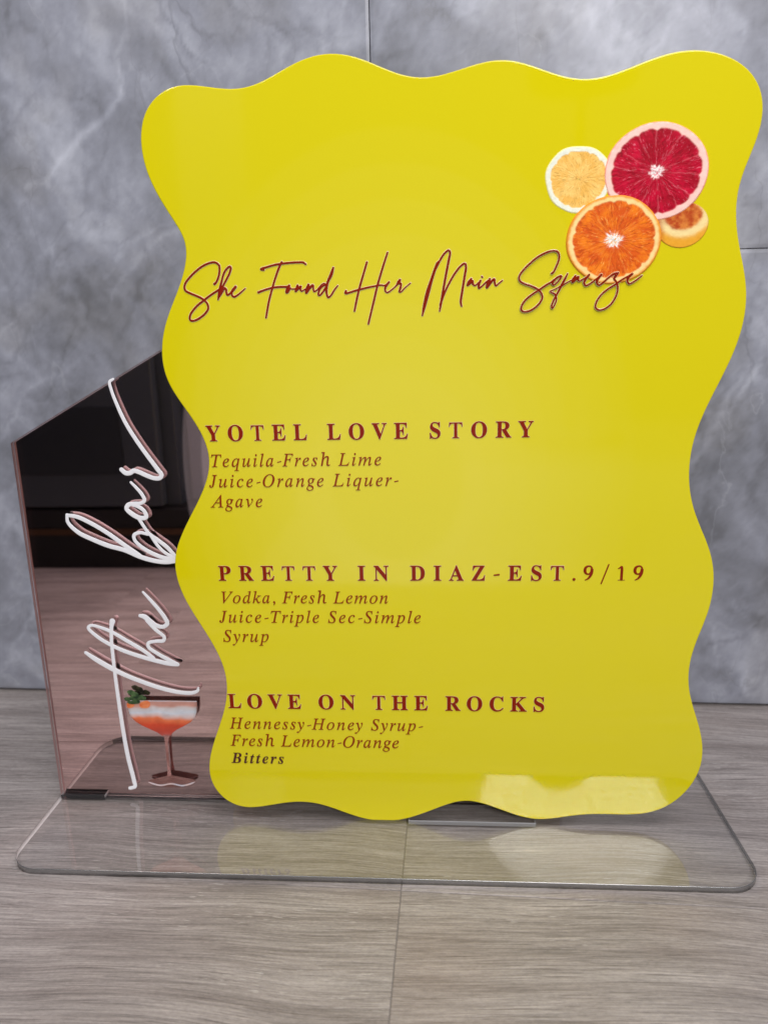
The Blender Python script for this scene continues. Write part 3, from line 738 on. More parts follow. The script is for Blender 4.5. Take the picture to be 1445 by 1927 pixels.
# the wall itself is the grouted backing, the tiles are its parts
bm = bmesh.new()
bmesh.ops.create_cube(bm, size=1, matrix=Matrix.Translation((0, .028, .60)) @ Matrix.Diagonal((3.2, .04, 1.216, 1)))
wall = bm_obj('wall', bm, GROUT)
wall.location = (wn.x * WDIST / 1000, wn.y * WDIST / 1000, 0)
wall.rotation_euler = (0, 0, WANG)
wall['kind'] = 'structure'
JX = -.0372
wall_tile(-.62, JX, .0022, .600, wall, .0018)
wall_tile(JX, .563, .0022, .2996, wall, .0022)
wall_tile(JX, .563, .2996, .597, wall, .0022)
wall_tile(-1.22, -.62, .0022, .600, wall, .008)
wall_tile(.563, 1.163, .0022, .2996, wall, .008)
wall_tile(.563, 1.163, .2996, .597, wall, .008)
for a, b in ((-1.22, -.62), (-.62, JX), (JX, .563), (.563, 1.163)):
    wall_tile(a, b, .600, 1.195, wall, .010)

# ---------------------------------------------------------------- the setting: floor
FANG = math.radians(-1.7)
bm = bmesh.new()
bmesh.ops.create_cube(bm, size=1, matrix=Matrix.Translation((0, -.6, -.0204)) @ Matrix.Diagonal((4.4, 2.2, .04, 1)))
floor = bm_obj('floor', bm, simple('pale_floor_grout', (.22, .20, .19), .9))
floor['kind'] = 'structure'
floor.rotation_euler = (0, 0, FANG)


def plank(x0, x1, y0, y1):
    g = .00018
    b = .00036
    bm = bmesh.new()
    w, d = x1 - x0 - 2 * g, y1 - y0 - 2 * g
    bmesh.ops.create_cube(bm, size=1, matrix=Matrix.Translation((w / 2, d / 2, -.004)) @ Matrix.Diagonal((w, d, .008, 1)))
    top = [e for e in bm.edges if all(v.co.z > -.0001 for v in e.verts)]
    bmesh.ops.bevel(bm, geom=top, offset=b, segments=2, profile=.5, affect='EDGES')
    o = bm_obj('floor_plank', bm, WOOD, floor)
    o.location = (x0 + g, y0 + g, 0)
    return o


# joints measured in the rotated floor frame; rows 113 mm deep, long seams at x = -0.0135
ca, sa = math.cos(-FANG), math.sin(-FANG)
def to_floor(x, y):
    return (ca * x - sa * y, sa * x + ca * y)


jy = to_floor(-.0151, -.0466)[1]
jx = to_floor(-.0155, -.044)[0]
PW = .1165
rows = [jy + PW + .0, jy, jy - PW, jy - 2 * PW, jy - 3 * PW, jy - 4 * PW]
top_y = jy + 2 * PW
k = 0
for ri in range(-2, 9):
    y1 = jy + PW * (2 - ri) + 0.0 if ri < 2 else jy - PW * (ri - 2)
for r in range(-1, 10):
    y1 = jy + PW * (1 - r)
    y0 = y1 - PW
    off = jx if r in (-1, 0, 1) else jx + (.31 if r % 2 else -.22)
    for x0 in (-1.8, -1.2, -.6, 0, .6, 1.2):
        if r == -1:
            y1c = min(y1, .30)
            plank(off + x0, off + x0 + .6, y0, y1c)
        else:
            plank(off + x0, off + x0 + .6, y0, y1)

# ---------------------------------------------------------------- dark cabinet behind the photographer (seen in the mirror)
CABF = simple('dark_grey_lacquer', (.044, .056, .068), .35)
CABI = simple('near_black_lacquer', (.018, .024, .029), .3)
TOE = simple('black_plinth', (.004, .004, .0045), .6)
BRASS = simple('brown_metal_strip', (.10, .055, .03), .35, Metallic=.7)
cab = empty('cabinet', (-.75, -.42, 0))
cab['label'] = 'low dark grey cabinet with black plinth, seen only in the rose mirror'
cab['category'] = 'cabinet'


def box(name, x0, x1, y0, y1, z0, z1, mat, parent, bev=.001, off=(0, 0, 0)):
    bm = bmesh.new()
    bmesh.ops.create_cube(bm, size=1, matrix=Matrix.Translation(((x0 + x1) / 2 - off[0], (y0 + y1) / 2 - off[1], (z0 + z1) / 2 - off[2])) @ Matrix.Diagonal((x1 - x0, y1 - y0, z1 - z0, 1)))
    if bev:
        bmesh.ops.bevel(bm, geom=list(bm.edges), offset=bev, segments=2, profile=.5, affect='EDGES')
    return bm_obj(name, bm, mat, parent)


O = (-.75, -.42, 0)
box('carcass', -1.4, -.285, -.75, -.418, .07, .70, CABF, cab, .001, O)
box('plinth', -1.4, -.20, -.70, -.402, .0, .069, TOE, cab, .001, O)
box('metal_strip', -1.4, -.21, -.401, -.3995, .040, .047, BRASS, cab, 0, O)
dr = box('door', -1.38, -.30, -.417, -.402, .072, .69, CABF, cab, .002, O)
for (x0, x1) in ((-1.30, -.83), (-.79, -.34)):
    box('door_panel', x0, x1, -.4015, -.400, .11, .185, CABI, dr, .0005, O)
box('side_leg', -.283, -.255, -.75, -.45, .0695, .7, simple('blue_grey_side', (.16, .17, .215), .5), cab, .001, O)

# unseen dome added in place of the photographer's head, notching the bright reflection
def lathe(name, prof, mat, parent, n=40):
    V = [(r * math.cos(2 * math.pi * k / n), r * math.sin(2 * math.pi * k / n), z) for r, z in prof for k in range(n)]
    F = [(i * n + k, i * n + (k + 1) % n, (i + 1) * n + (k + 1) % n, (i + 1) * n + k) for i in range(len(prof) - 1) for k in range(n)]
    return mesh_obj(name, V, F, mat, parent, smooth=True)


FL = BLOCKER_POS
fl = empty('light_blocker', (FL[0], FL[1], 0))
fl['label'] = 'unseen dark dome added behind the camera to cut a round notch in the bright reflection'
fl['category'] = 'floor lamp'
DK = simple('dark_blocker', (.012, .012, .013), .5)
lathe('blocker_dome', [(.115, FL[2] - .10), (.112, FL[2] - .06), (.104, FL[2] - .02), (.088, FL[2] + .02), (.062, FL[2] + .05), (.032, FL[2] + .068), (.002, FL[2] + .074)], DK, fl)
lathe('blocker_pole', [(.009, .02), (.009, FL[2] + .06)], DK, fl, 16)
lathe('blocker_foot', [(.002, .026), (.12, .022), (.13, .012), (.13, .0005), (.002, .0004)], DK, fl)

# ---------------------------------------------------------------- clear acrylic base plate
X0, X1, Y0, Y1, T = -.2125, .1535, -.0428, .0615, .0032
rc = .016


def round_rect(x0, x1, y0, y1, r, n=10):
    pts = []
    for cx_, cy_, a0 in ((x1 - r, y0 + r, -90), (x1 - r, y1 - r, 0), (x0 + r, y1 - r, 90), (x0 + r, y0 + r, 180)):
        for i in range(n + 1):
            a = math.radians(a0 + 90 * i / n)
            pts.append((cx_ + r * math.cos(a), cy_ + r * math.sin(a)))
    return pts


rr = round_rect(X0, X1, Y0, Y1, rc)
bm = bmesh.new()
f = bm.faces.new([bm.verts.new((x, y, .0001)) for x, y in rr])
r_ = bmesh.ops.extrude_face_region(bm, geom=[f])
bmesh.ops.translate(bm, verts=[g for g in r_['geom'] if isinstance(g, bmesh.types.BMVert)], vec=(0, 0, T - .0001))
bmesh.ops.recalc_face_normals(bm, faces=bm.faces)
te = [e for e in bm.edges if all(v.co.z > T - .0001 for v in e.verts)]
bmesh.ops.bevel(bm, geom=te, offset=.00025, segments=2, profile=.5, affect='EDGES')
for fc in bm.faces:
    if fc.normal.z > .99:
        fc.material_index = 0
    elif fc.normal.z < -.99:
        fc.material_index = 1
    else:
        fc.material_index = 2
        fc.smooth = True
base = bm_obj('base_plate', bm, CLEAR)
base.data.materials.append(THRU)
base.data.materials.append(EDGE)
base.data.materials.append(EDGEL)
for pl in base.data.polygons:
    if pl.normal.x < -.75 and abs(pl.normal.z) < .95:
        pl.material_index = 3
base['label'] = 'clear acrylic base plate with rounded corners lying on the wood look floor'
base['category'] = 'base plate'
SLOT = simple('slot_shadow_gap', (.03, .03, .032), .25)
FROST = simple('frosted_slot_edge', (.34, .34, .35), .35)
# laser-cut slots: frosted rims round the tabs
for (sx0, sx1, sy0, sy1) in ((-.0135, .0535, -.0006, .0036), (-.2122, -.1865, .0149, .0191)):
    w_ = .0003
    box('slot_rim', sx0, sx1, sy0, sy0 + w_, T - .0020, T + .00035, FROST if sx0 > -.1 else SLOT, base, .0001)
    box('slot_rim', sx0, sx0 + w_, sy0 + w_, sy1, T - .0020, T + .00035, FROST, base, .0001)
    box('slot_rim', sx1 - w_, sx1, sy0 + w_, sy1, T - .0020, T + .00035, FROST, base, .0001)

# ---------------------------------------------------------------- yellow menu board
BY0, BY1 = 0.0, .003
board = empty('menu_board', (0, 0, T))
board['label'] = 'yellow wavy edged acrylic cocktail menu standing upright in the clear base'
board['category'] = 'menu board'


def off_parent(o, p):
    o.matrix_parent_inverse = Matrix.Translation(-Vector(p.location))


ol = catmull(OUTLINE, closed=True, n=3) / 1000
sheet = slab([(x, max(z, T - .0006)) for x, z in ol], BY0, BY1, .0006, 'yellow_sheet', YEL, board)
off_parent(sheet, board)

ITAL = 0x1D434
BOLD = 0x1D400
BITAL = 0x1D468


def glyph(c, kind):
    if kind == 'h':
        if 'A' <= c <= 'Z':
            return chr(BOLD + ord(c) - 65)
    else:
        b = BITAL if kind == 'd' else ITAL
        if 'A' <= c <= 'Z':
            return chr(b + ord(c) - 65)
        if 'a' <= c <= 'z':
            if c == 'h' and b == ITAL:
                return '\u210e'
            return chr(b + 26 + ord(c) - 97)
    return c


_cache = {}


T_OUT = [(.03, 1.0), (.90, 1.0), (.92, .74), (.885, .74), (.845, .87), (.77, .925), (.66, .945), (.565, .947), (.565, .12), (.585, .055), (.70, .035), (.70, 0), (.23, 0), (.23, .035), (.345, .055), (.365, .12), (.365, .947), (.27, .945), (.16, .925), (.085, .87), (.045, .74), (.01, .74)]


def t_mesh(grow, ext):
    """bold roman T drawn as an outline (the built-in face leaves a hole in its stem)"""
    P = np.array(T_OUT) * .662
    nx, pv = np.roll(P, -1, 0), np.roll(P, 1, 0)
    e1, e2 = P - pv, nx - P
    n1 = np.stack([-e1[:, 1], e1[:, 0]], 1) / np.linalg.norm(e1, axis=1)[:, None]
    n2 = np.stack([-e2[:, 1], e2[:, 0]], 1) / np.linalg.norm(e2, axis=1)[:, None]
    n = n1 + n2
    n /= np.maximum((n * n).sum(1), .6)[:, None] / 2
    P = P + n * grow
    bm = bmesh.new()
    f = bm.faces.new([bm.verts.new((x, y, 0)) for x, y in P])
    if ext:
        r = bmesh.ops.extrude_face_region(bm, geom=[f])
        vs = [g for g in r['geom'] if isinstance(g, bmesh.types.BMVert)]
        bmesh.ops.translate(bm, verts=vs, vec=(0, 0, .024))
        bmesh.ops.recalc_face_normals(bm, faces=bm.faces)
        ed = [e for e in bm.edges if all(v.co.z > .02 for v in e.verts)]
        bmesh.ops.bevel(bm, geom=ed, offset=.006, segments=2, profile=.5, affect='EDGES')
    bmesh.ops.triangulate(bm, faces=bm.faces)
    me = bpy.data.meshes.new('letter')
    bm.to_mesh(me)
    bm.free()
    return me


def glyph_mesh(c, kind):
    """mesh of one letter (1 unit = em) and its advance width"""
    key = (c, kind)
    if key in _cache:
        return _cache[key]
    ch = glyph(c, kind)
    thick = {'h': .0, 'b': -.003, 'd': -.004}[kind]

    def conv(body, ext):
        cu = bpy.data.curves.new('letter', 'FONT')
        cu.body = body
        cu.resolution_u = 4
        if ext:
            cu.offset = thick
            cu.extrude = .012
            cu.bevel_depth = .006
            cu.bevel_resolution = 2
        o = bpy.data.objects.new('letter', cu)
        col.objects.link(o)
        dg = bpy.context.evaluated_depsgraph_get()
        dg.update()
        me = bpy.data.meshes.new_from_object(o.evaluated_get(dg))
        bpy.data.objects.remove(o)
        bpy.data.curves.remove(cu)
        return me

    def xmax(me):
        a = np.zeros(len(me.vertices) * 3)
        me.vertices.foreach_get('co', a)
        return a[0::3].max()
    ref = glyph('H', kind)
    w = xmax(conv(ref + ch + ref, False)) - xmax(conv(ref + ref, False)) if c != ' ' else .25
    me = None if c == ' ' else (t_mesh(.004, True) if (c, kind) == ('T', 'h') else conv(ch, True))
    _cache[key] = (me, w)
    return _cache[key]


CAPH = {'h': .662, 'b': .657, 'd': .657}
DIG = {  # figures and slash drawn as strokes: x, z, half width in cap heights
    '9': [[(.50, .86, .05), (.40, .96, .055), (.25, .98, .06), (.10, .88, .08), (.05, .70, .095), (.10, .52, .08), (.24, .43, .055), (.38, .48, .06), (.47, .62, .08), (.50, .78, .095), (.49, .55, .095), (.42, .33, .085), (.28, .13, .06), (.10, .02, .035)]],
    '1': [[(.06, .80, .03), (.16, .86, .045), (.27, .93, .07), (.29, .80, .085), (.29, .40, .085), (.29, .07, .085)], [(.08, .02, .022), (.50, .02, .022)]],
    '/': [[(.02, -.22, .045), (.45, 1.08, .045)]],
    '.': [[(.12, .07, .10), (.125, .075, .10)]],
    '-': [[(.06, .36, .05), (.36, .40, .06)]],
}
DIGW = {'9': .60, '1': .56, '/': .50, '.': .24, '-': .42}
_dig = {}


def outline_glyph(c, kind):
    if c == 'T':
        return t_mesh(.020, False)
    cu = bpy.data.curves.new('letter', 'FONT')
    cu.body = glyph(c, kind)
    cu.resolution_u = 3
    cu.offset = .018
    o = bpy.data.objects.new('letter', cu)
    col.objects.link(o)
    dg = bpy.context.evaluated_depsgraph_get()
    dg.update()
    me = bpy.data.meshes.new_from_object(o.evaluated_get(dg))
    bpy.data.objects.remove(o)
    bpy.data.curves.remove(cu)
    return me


def shaped_letter(key, target_h, cap, me, mat, depth):
    """scaled copy of a glyph mesh, lying in x-z, its back on y=0 and face towards -y"""
    a = np.zeros(len(me.vertices) * 3)
    me.vertices.foreach_get('co', a)
    a = a.reshape(-1, 3)
    m2 = me.copy()
    m2.name = 'letter'
    s = target_h / cap
    zz = a[:, 2]
    zn = (zz - zz.min()) / max(zz.max() - zz.min(), 1e-9)
    b = np.stack([a[:, 0] * s * shaped_letter.sx, -zn * depth, a[:, 1] * s], 1)
    m2.vertices.foreach_set('co', b.ravel())
    m2.materials.clear()
    m2.materials.append(mat)
    m2.update()
    return m2


shaped_letter.sx = .94


def text_line(txt, kind, x0, x1, z, cap, depth=.00032):
    mat = {'h': INK, 'b': INKB, 'd': INKD}[kind]
    x0, x1, z, cap = x0 / 1000, x1 / 1000, z / 1000, cap / 1000
    nm = {'h': 'heading_line', 'b': 'ingredient_line', 'd': 'ingredient_line'}[kind]
    ln = empty(nm, (x0, BY0, z - T), 0, board)
    sx = shaped_letter.sx
    s = cap / CAPH[kind]
    items = []
    for c in txt:
        if c in DIG and not (c == ',' and kind != 'h'):
            items.append((c, None, DIGW[c] * cap * (1 if kind == 'h' else .85)))
        else:
            me, w = glyph_mesh(c, kind)
            items.append((c, me, w * s * sx))
    wsum = sum(i[2] for i in items)
    n = len(items)
    track = ((x1 - x0) - wsum) / (n - 1)
    x = 0
    for c, me, w in items:
        if c == ' ':
            x += w + track
            continue
        if me is None:
            st = [[(q[0] * cap * 1000 * (1 if kind == 'h' else .85), q[1] * cap * 1000, q[2] * cap * 1000) for q in s_] for s_ in DIG[c]]
            if kind != 'h' and c == '-':
                st = [[(.2 * cap * 1000 * .4, .34 * cap * 1000, .045 * cap * 1000), (.36 * cap * 1000, .40 * cap * 1000, .045 * cap * 1000)]]
            o = ribbon('letter', st, 0.0, depth, mat, ln, .15)
            o.location = (x, 0, 0)
        else:
            key = (c, kind, round(cap * 1e5))
            if key not in _dig:
                _dig[key] = shaped_letter(key, cap, CAPH[kind], me, mat, depth)
                if kind == 'h':  # thin cream rim, a gloss highlight painted round the letter
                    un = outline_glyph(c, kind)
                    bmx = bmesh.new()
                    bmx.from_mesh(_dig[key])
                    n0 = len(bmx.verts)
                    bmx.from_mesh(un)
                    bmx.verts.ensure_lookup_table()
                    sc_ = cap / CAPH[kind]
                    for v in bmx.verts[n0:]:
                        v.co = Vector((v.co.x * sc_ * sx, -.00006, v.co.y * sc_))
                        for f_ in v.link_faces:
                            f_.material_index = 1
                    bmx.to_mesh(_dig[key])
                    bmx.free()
                    _dig[key].materials.append(RIMHL)
            o = link('letter', _dig[key], ln)
            o.location = (x, 0, 0)
        x += w + track


for L_ in LINES:
    text_line(*L_)

title = empty('title_line', (-.06, BY0, .27 - T), 0, board)
for wname, st in TITLE.items():
    o = ribbon('script_word', st, BY0 - .00001, .00045, INK, title, lift=.0005 if wname == 'Squeeze' else 0)
    o.matrix_parent_inverse = Matrix.Translation((.06, 0, -.27))
    und = ribbon('pale_rim_highlight', [[(a, b, c + .17) for a, b, c in q] for q in st], BY0 - .00001, .00012, RIMHL, o, lift=.0005 if wname == 'Squeeze' else 0)  # wider pale bead, the highlight painted round each stroke

# ---------------------------------------------------------------- printed citrus slices on the board
def disc_mesh(name, c, rad_fn, color_fn, y, thick, mat, parent, nr=70, na=420, hfun=None, clip=None):
    cx_, cz_, rx, rz = [v / 1000 for v in c]
    th = np.linspace(0, 2 * np.pi, na, endpoint=False)
    rr_ = np.linspace(0, 1, nr + 1)[1:] ** .9
    RR, TH = np.meshgrid(rr_, th, indexing='ij')
    rad = rad_fn(TH)
    X = cx_ + rx * RR * rad * np.cos(TH)
    Z = cz_ + rz * RR * rad * np.sin(TH)
    rgb, h = color_fn(RR, TH)
    Y = -(thick + h * .00010) + 0 * X
    prof = np.clip((1 - RR) / .03, 0, 1) ** .5
    Y = Y * prof
    V = np.stack([X.ravel(), Y.ravel(), Z.ravel()], 1).tolist()
    V.append([cx_, -thick, cz_])
    F = []
    for i in range(nr - 1):
        a = i * na
        for j in range(na):
            k = (j + 1) % na
            F.append((a + j, a + na + j, a + na + k, a + k))
    n0 = len(V) - 1
    for j in range(na):
        F.append((n0, j, (j + 1) % na))
    me = bpy.data.meshes.new(name)
    me.from_pydata(V, [], F)
    me.update()
    me.polygons.foreach_set('use_smooth', [True] * len(me.polygons))
    rgbf = np.concatenate([rgb.reshape(-1, 3), rgb[0].mean(0)[None]])
    color_attr(me, rgbf)
    me.materials.append(mat)
    o = link(name, me, parent)
    o.location = (0, y, -T)
    return o


def mixc(a, b, t):
    t = np.clip(t, 0, 1)[..., None]
    return np.array(a) * (1 - t) + np.array(b) * t


def citrus(seed, segs, rind, pith, flesh_a, flesh_b, hilite, core, membrane, r_flesh, r_core, rind_w, depth, ecc=0.0, warm=None):
    rng = np.random.RandomState(seed)
    bounds = np.sort((np.arange(segs) + rng.uniform(-.28, .28, segs)) / segs * 2 * np.pi)

    def fn(RR, TH):
        thw = TH + (fbm(RR * 6, TH * 3, seed + 1, 3) - .5) * .12
        d = np.abs((thw[..., None] - bounds[None, None, :] + np.pi) % (2 * np.pi) - np.pi).min(-1)
        # flesh edge scalloped at each membrane
        scal = np.exp(-(d / .055) ** 2) * .035
        edge_n = (fbm(TH * 9, TH * 0 + 3, seed + 2, 3) - .5) * .03
        rf = r_flesh - scal + edge_n + ecc * np.cos(TH - .6)
        # vesicles: streaks running outward
        u = np.cos(TH) * 40
        v = np.sin(TH) * 40
        ang = TH * 34 / 1.0
        st = fbm(ang + (fbm(RR * 9, TH * 7, seed + 3, 3) - .5) * 7, RR * 7, seed + 4, 4)
        st2 = fbm(ang * 1.9, RR * 11 + 5, seed + 5, 4)
        blot = fbm(np.cos(TH) * RR * 5 + 9, np.sin(TH) * RR * 5 + 9, seed + 6, 4)
        c = mixc(flesh_a, flesh_b, (blot - .35) * 2.2 + (st - .5) * 1.3)
        hl = np.clip((st2 - .62) * 6, 0, 1) * np.clip((st - .45) * 4, 0, 1)
        c = c * (1 - hl[..., None] * .75) + np.array(hilite) * hl[..., None] * .75
        c = c * (1 - np.clip((.40 - st) * 2.0, 0, .22))[..., None]
        mem = np.exp(-(d * RR / .012) ** 2) * .25 * np.clip(RR * 2.2, 0, 1) * (fbm(RR * 14, TH * 4, seed + 8, 3) > .42)
        c = c * (1 - mem[..., None]) + np.array(membrane) * mem[..., None]
        # core
        cr = RR + (fbm(TH * 5, RR * 9, seed + 7, 3) - .5) * r_core * 1.3
        kc = 1 / (1 + np.exp((cr - r_core) / (r_core * .08)))
        ch = fbm(np.cos(TH) * RR * 42, np.sin(TH) * RR * 42, seed + 9, 3)
        cc = mixc(membrane, core, .35 + (ch - .35) * 3)
        c = c * (1 - kc[..., None]) + cc * kc[..., None]
        # pith and rind
        kp = 1 / (1 + np.exp(-(RR - rf) / .006))
        pn = fbm(TH * 12, RR * 16, seed + 10, 4)
        pc = np.array(pith) * (.90 + .22 * pn)[..., None]
        c = c * (1 - kp[..., None]) + pc * kp[..., None]
        kr = 1 / (1 + np.exp(-(RR - (1 - rind_w + (pn - .5) * .03)) / (rind_w * .18)))
        c = c * (1 - kr[..., None]) + np.array(rind) * kr[..., None]
        c = c * 1.18
        h = (st - .5) * 1.2 * (1 - kp) + hl * .8 * (1 - kp) + kp * .6
        return np.clip(c, 0, 1), h
    return fn


FRUIT = mat_vertex('printed_fruit', .45, .12, 500, .12, .08, 1200)
citrus_print = empty('citrus_print', (.08, BY0, .28 - T), 0, board)
round_fn = lambda seed, amt: (lambda TH: 1 + (vnoise(TH * 1.9 + 20, TH * 0, seed) - .5) * amt * (1 - 0 * TH) * np.sin(TH / 2) ** .5)
lem = disc_mesh('lemon_slice', CITRUS['lemon'], lambda TH: 1 + .022 * np.sin(3 * TH + .5) + .012 * np.sin(7 * TH),
                citrus(5, 10, lin(232, 224, 160), lin(226, 228, 210), lin(232, 178, 84), lin(240, 198, 112), lin(250, 222, 150), lin(240, 214, 120), lin(244, 208, 130), .845, .035, .03, 0),
                BY0, .00018, FRUIT, board)
# tilted half slice peeking out under the grapefruit
def half_fn(RR, TH):
    x = RR * np.cos(TH)
    z = RR * np.sin(TH)
    n = fbm(x * 6 + 3, z * 6 + 3, 77, 4)
    rind = np.array(lin(226, 160, 44))
    pith = np.array(lin(238, 214, 150))
    fa = np.array(lin(176, 70, 26))
    fb = np.array(lin(216, 130, 56))
    # inner opening is shifted up: an ellipse above the rim
    q = np.hypot((x - .02) / .90, (z - .42) / .82) + (n - .5) * .10
    c = mixc(fa, fb, (n - .35) * 2 + x * .5)
    kp = 1 / (1 + np.exp(-(q - .80) / .03))
    c = c * (1 - kp[..., None]) + pith * kp[..., None]
    kr = 1 / (1 + np.exp(-(q - 1.16) / .05))
    c = c * (1 - kr[..., None]) + rind * kr[..., None]
    dk = np.clip((-x - .62) * 2.6 + .15 * n, 0, .8)[..., None]
    c = c * (1 - dk) + np.array(lin(170, 66, 22)) * dk
    ed = np.clip((RR - .955) / .045, 0, 1)[..., None] * .6
    c = c * (1 - ed) + np.array(lin(150, 104, 40)) * ed
    return np.clip(c * 1.15, 0, 1), (n - .5)


hs = disc_mesh('orange_half', CITRUS['half'], lambda TH: 1 + .01 * np.sin(3 * TH), half_fn, BY0, .00026, FRUIT, board, 60, 300)
gf = disc_mesh('grapefruit_slice', CITRUS['grapefruit'], lambda TH: 1 + .006 * np.sin(2 * TH + 1) + .004 * np.sin(5 * TH),
               citrus(11, 12, lin(236, 150, 120), lin(244, 196, 184), lin(158, 0, 30), lin(192, 4, 48), lin(238, 140, 160), lin(250, 236, 232), lin(232, 130, 140), .868, .125, .022, 0),
               BY0, .00040, FRUIT, board, 90, 560)
og = disc_mesh('orange_slice', CITRUS['orange'], lambda TH: 1 + .006 * np.sin(2 * TH + 2) + .004 * np.sin(6 * TH),
               citrus(23, 11, lin(222, 140, 34), lin(242, 208, 140), lin(208, 84, 20), lin(234, 124, 24), lin(250, 186, 100), lin(252, 244, 240), lin(242, 168, 80), .862, .165, .055, 0),
               BY0, .00056, FRUIT, board, 90, 560)
for o in (lem, hs, gf, og):
    o.parent = citrus_print
    o.location = (-.08, 0, -.28)

# ---------------------------------------------------------------- rose mirrored bar sign
PY0, PT = .0155, .0028
sign = empty('bar_sign', (-.10, PY0, T))
sign['label'] = 'rose gold mirror sign with white vertical script reading The bar, behind the yellow menu'
sign['category'] = 'sign'
px0, px1 = -.2125, .070
gx, gz = -.071, .2820
prof = [(px0, T - .0012), (px1, T - .0012), (px1, .2057), (gx, gz), (px0 + .0006, .2057)]


def sheet_outline(pts, inset=0.0):
    return pts


cs = slab(prof, PY0, PY0 + PT - .0004, .0002, 'clear_sheet', CLEARP, sign, 2, EDGEP)
# only the front face reflects; the hidden rear face of the clear sheet is plain see-through
cs.data.materials.append(THRU)
cs.data.materials.append(SLOT)
for pl in cs.data.polygons:
    if pl.normal.y > .9:
        pl.material_index = 2
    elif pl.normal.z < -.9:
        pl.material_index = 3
off_parent(cs, sign)
ins = [(px0 + .0004, T - .0010), (px1 - .0004, T - .0010), (px1 - .0004, .2055), (gx, gz - .0003), (px0 + .0008, .2055)]
mb = slab(ins, PY0 + PT - .0003, PY0 + PT, 0, 'mirror_backing', MIRROR, sign)
off_parent(mb, sign)
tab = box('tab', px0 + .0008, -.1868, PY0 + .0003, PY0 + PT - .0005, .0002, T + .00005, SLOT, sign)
off_parent(tab, sign)
for wname, st in BAR.items():
    st = [[(a, b, c * .90) for a, b, c in q] for q in st]
    o = ribbon('script_word', st, PY0 - .00002, .00016, WHITE, sign)
    off_parent(o, sign)

# cocktail print: each colour area a thin layer of ink
def print_mat(name, c1, c2, axis='z', scale=60, rough=.4, alpha=1.0, lo=0, hi=1):
    t = NT(name)
    p = t.principled(Roughness=rough)
    tc = t.n('ShaderNodeTexCoord')
    no = t.n('ShaderNodeTexNoise', _Scale=float(scale), _Detail=4.0)
    t.l(tc.outputs['Object'], no.inputs['Vector'])
    cr = t.n('ShaderNodeValToRGB')
    cr.color_ramp.elements[0].color = (*c1, 1)
    cr.color_ramp.elements[1].color = (*c2, 1)
    cr.color_ramp.elements[0].position = .35
    cr.color_ramp.elements[1].position = .65
    t.l(no.outputs[0], cr.inputs[0])
    t.l(cr.outputs[0], p.inputs['Base Color'])
    p.inputs['Alpha'].default_value = alpha
    return t.m


def flat_print(name, pts, layer, mat, parent, smooth=True, rise=.00022):
    c = catmull(pts, closed=True, n=5) / 1000 if smooth else np.array(pts) / 1000
    y1 = PY0 - .00003 - .00003 * layer
    o = slab([tuple(q) for q in c], y1 - .00015 - .00002 * layer, y1, 0, name, mat, parent)
    return o


ck = empty('cocktail_print', (-.15, PY0, .03), 0)
ck.parent = sign
ck.location = (-.05, 0, .03)
def cocktail_part(name, key, layer, mat, smooth=True):
    o = flat_print(name, COCKTAIL[key], layer, mat, ck, smooth)
    o.matrix_parent_inverse = Matrix.Translation((.15, -PY0, -.03 - T))
    return o


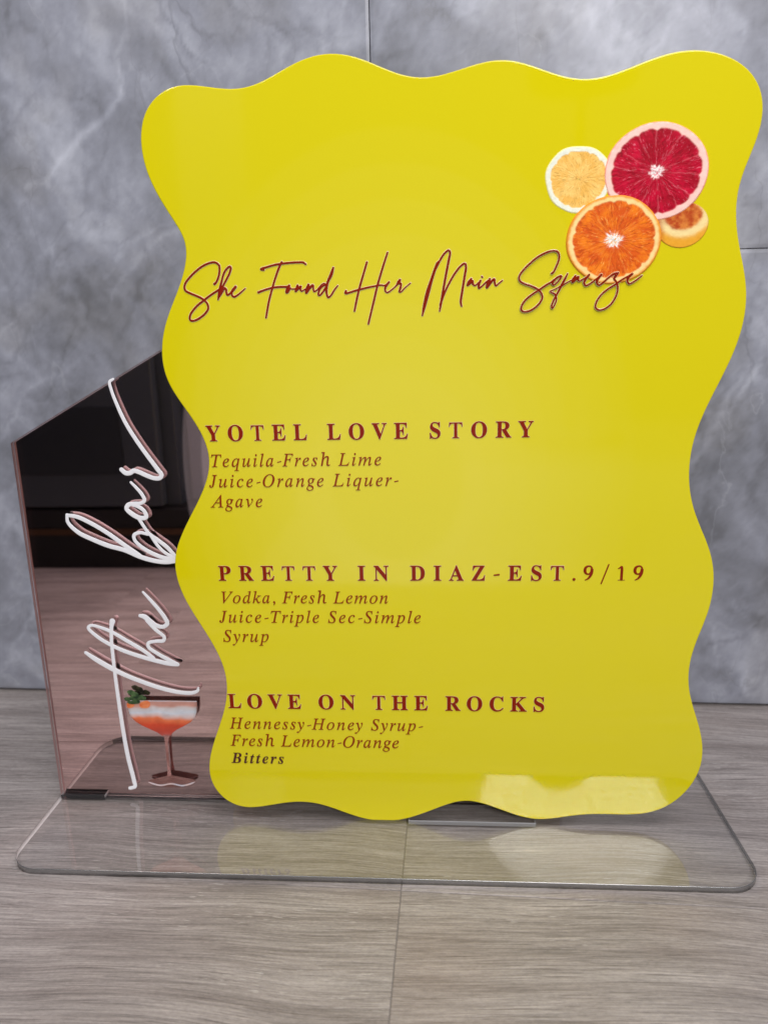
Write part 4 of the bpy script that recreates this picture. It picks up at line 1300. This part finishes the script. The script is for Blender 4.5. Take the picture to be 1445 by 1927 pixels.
GL = print_mat('printed_glass', lin(176, 120, 112), lin(206, 156, 148), alpha=.26)
ST = print_mat('printed_stem', lin(180, 120, 112), lin(216, 162, 156), scale=200, alpha=.42)
DRK = print_mat('printed_orange_drink', lin(206, 66, 40), lin(228, 112, 70), scale=110)
FOM = print_mat('printed_foam', lin(196, 196, 206), lin(214, 186, 180), scale=140)
LF = print_mat('printed_leaf', lin(26, 52, 26), lin(84, 112, 66), scale=420)
SLC = print_mat('printed_orange_slice', lin(222, 108, 56), lin(238, 150, 100), scale=300)
cocktail_part('glass_bowl', 'bowl', 0, GL, False)
def cup_print(name, v0, v1, layer):
    """band of the printed coupe between heights v0 and v1 (0 rim, 1 foot of the bowl), softly coloured"""
    L = np.array([(0, 528), (.10, 530), (.30, 538), (.45, 552), (.60, 596), (.72, 655), (.82, 720), (.90, 775), (1, 815)], float)
    Rr = np.array([(0, 1098), (.10, 1100), (.30, 1098), (.45, 1088), (.60, 1050), (.72, 990), (.82, 935), (.90, 905), (1, 884)], float)
    (ax, az), (bx, bz), (cx2, cz2) = COCKTAIL['glass_rim_frame']
    nu_, nv_ = 60, 24
    us, vs = np.linspace(0, 1, nu_ + 1), np.linspace(v0, v1, nv_ + 1)
    U_, V_ = np.meshgrid(us, vs)
    lx = np.interp(V_, L[:, 0], L[:, 1])
    rx_ = np.interp(V_, Rr[:, 0], Rr[:, 1])
    X_ = lx + (rx_ - lx) * U_
    fx = (X_ - 525) / 575.0
    x = (ax + (bx - ax) * fx + (cx2 - ax) * V_) / 1000
    z = (az + (bz - az) * fx + (cz2 - az) * V_) / 1000
    n1 = fbm(fx * 5, V_ * 4, 301, 4)
    n2 = fbm(fx * 11 + 5, V_ * 7, 311, 4)
    vv = V_ + (n1 - .5) * .16
    stops = [(0, lin(190, 140, 130)), (.14, lin(200, 146, 132)), (.22, lin(206, 196, 196)), (.34, lin(206, 210, 220)), (.44, lin(214, 178, 170)), (.52, lin(226, 118, 74)), (.68, lin(204, 72, 44)), (.85, lin(190, 70, 52)), (1, lin(176, 84, 76))]
    sv = np.array([q[0] for q in stops])
    rgb = np.stack([np.interp(vv, sv, [q[1][k2] for q in stops]) for k2 in range(3)], -1)
    rgb = rgb * (.82 + .36 * n2[..., None])
    edge_ = np.minimum(U_, 1 - U_)
    rgb = rgb * (1 - .30 * np.exp(-(edge_ / .02) ** 2))[..., None]
    Y_ = np.full(x.shape, PY0 - .00020 - .00002 * layer)
    vts = np.stack([x.ravel(), Y_.ravel(), z.ravel()], 1).tolist()
    fcs = [(a * (nu_ + 1) + b, (a + 1) * (nu_ + 1) + b, (a + 1) * (nu_ + 1) + b + 1, a * (nu_ + 1) + b + 1) for a in range(nv_) for b in range(nu_)]
    o = mesh_obj(name, vts, fcs, SOFT, ck)
    color_attr(o.data, rgb.reshape(-1, 3))
    o.matrix_parent_inverse = Matrix.Translation((.15, -PY0, -.03 - T))
    return o


SOFT = mat_vertex('printed_soft_colour', .4, .4)
cup_print('foam', .0, .46, 1)
cup_print('drink', .46, 1.0, 1)
cocktail_part('glass_rim', 'rim', 3, FOM, False)
cocktail_part('stem', 'stem', 1, ST, False)
cocktail_part('foot', 'foot', 0, GL)
cocktail_part('foot_highlight', 'glint', 2, FOM)
cocktail_part('orange_slice', 'slice', 4, SLC)
cocktail_part('orange_peel', 'peel', 4, SLC)
for i in range(6):
    cocktail_part('leaf', 'leaf%d' % i, 5 + i, LF)
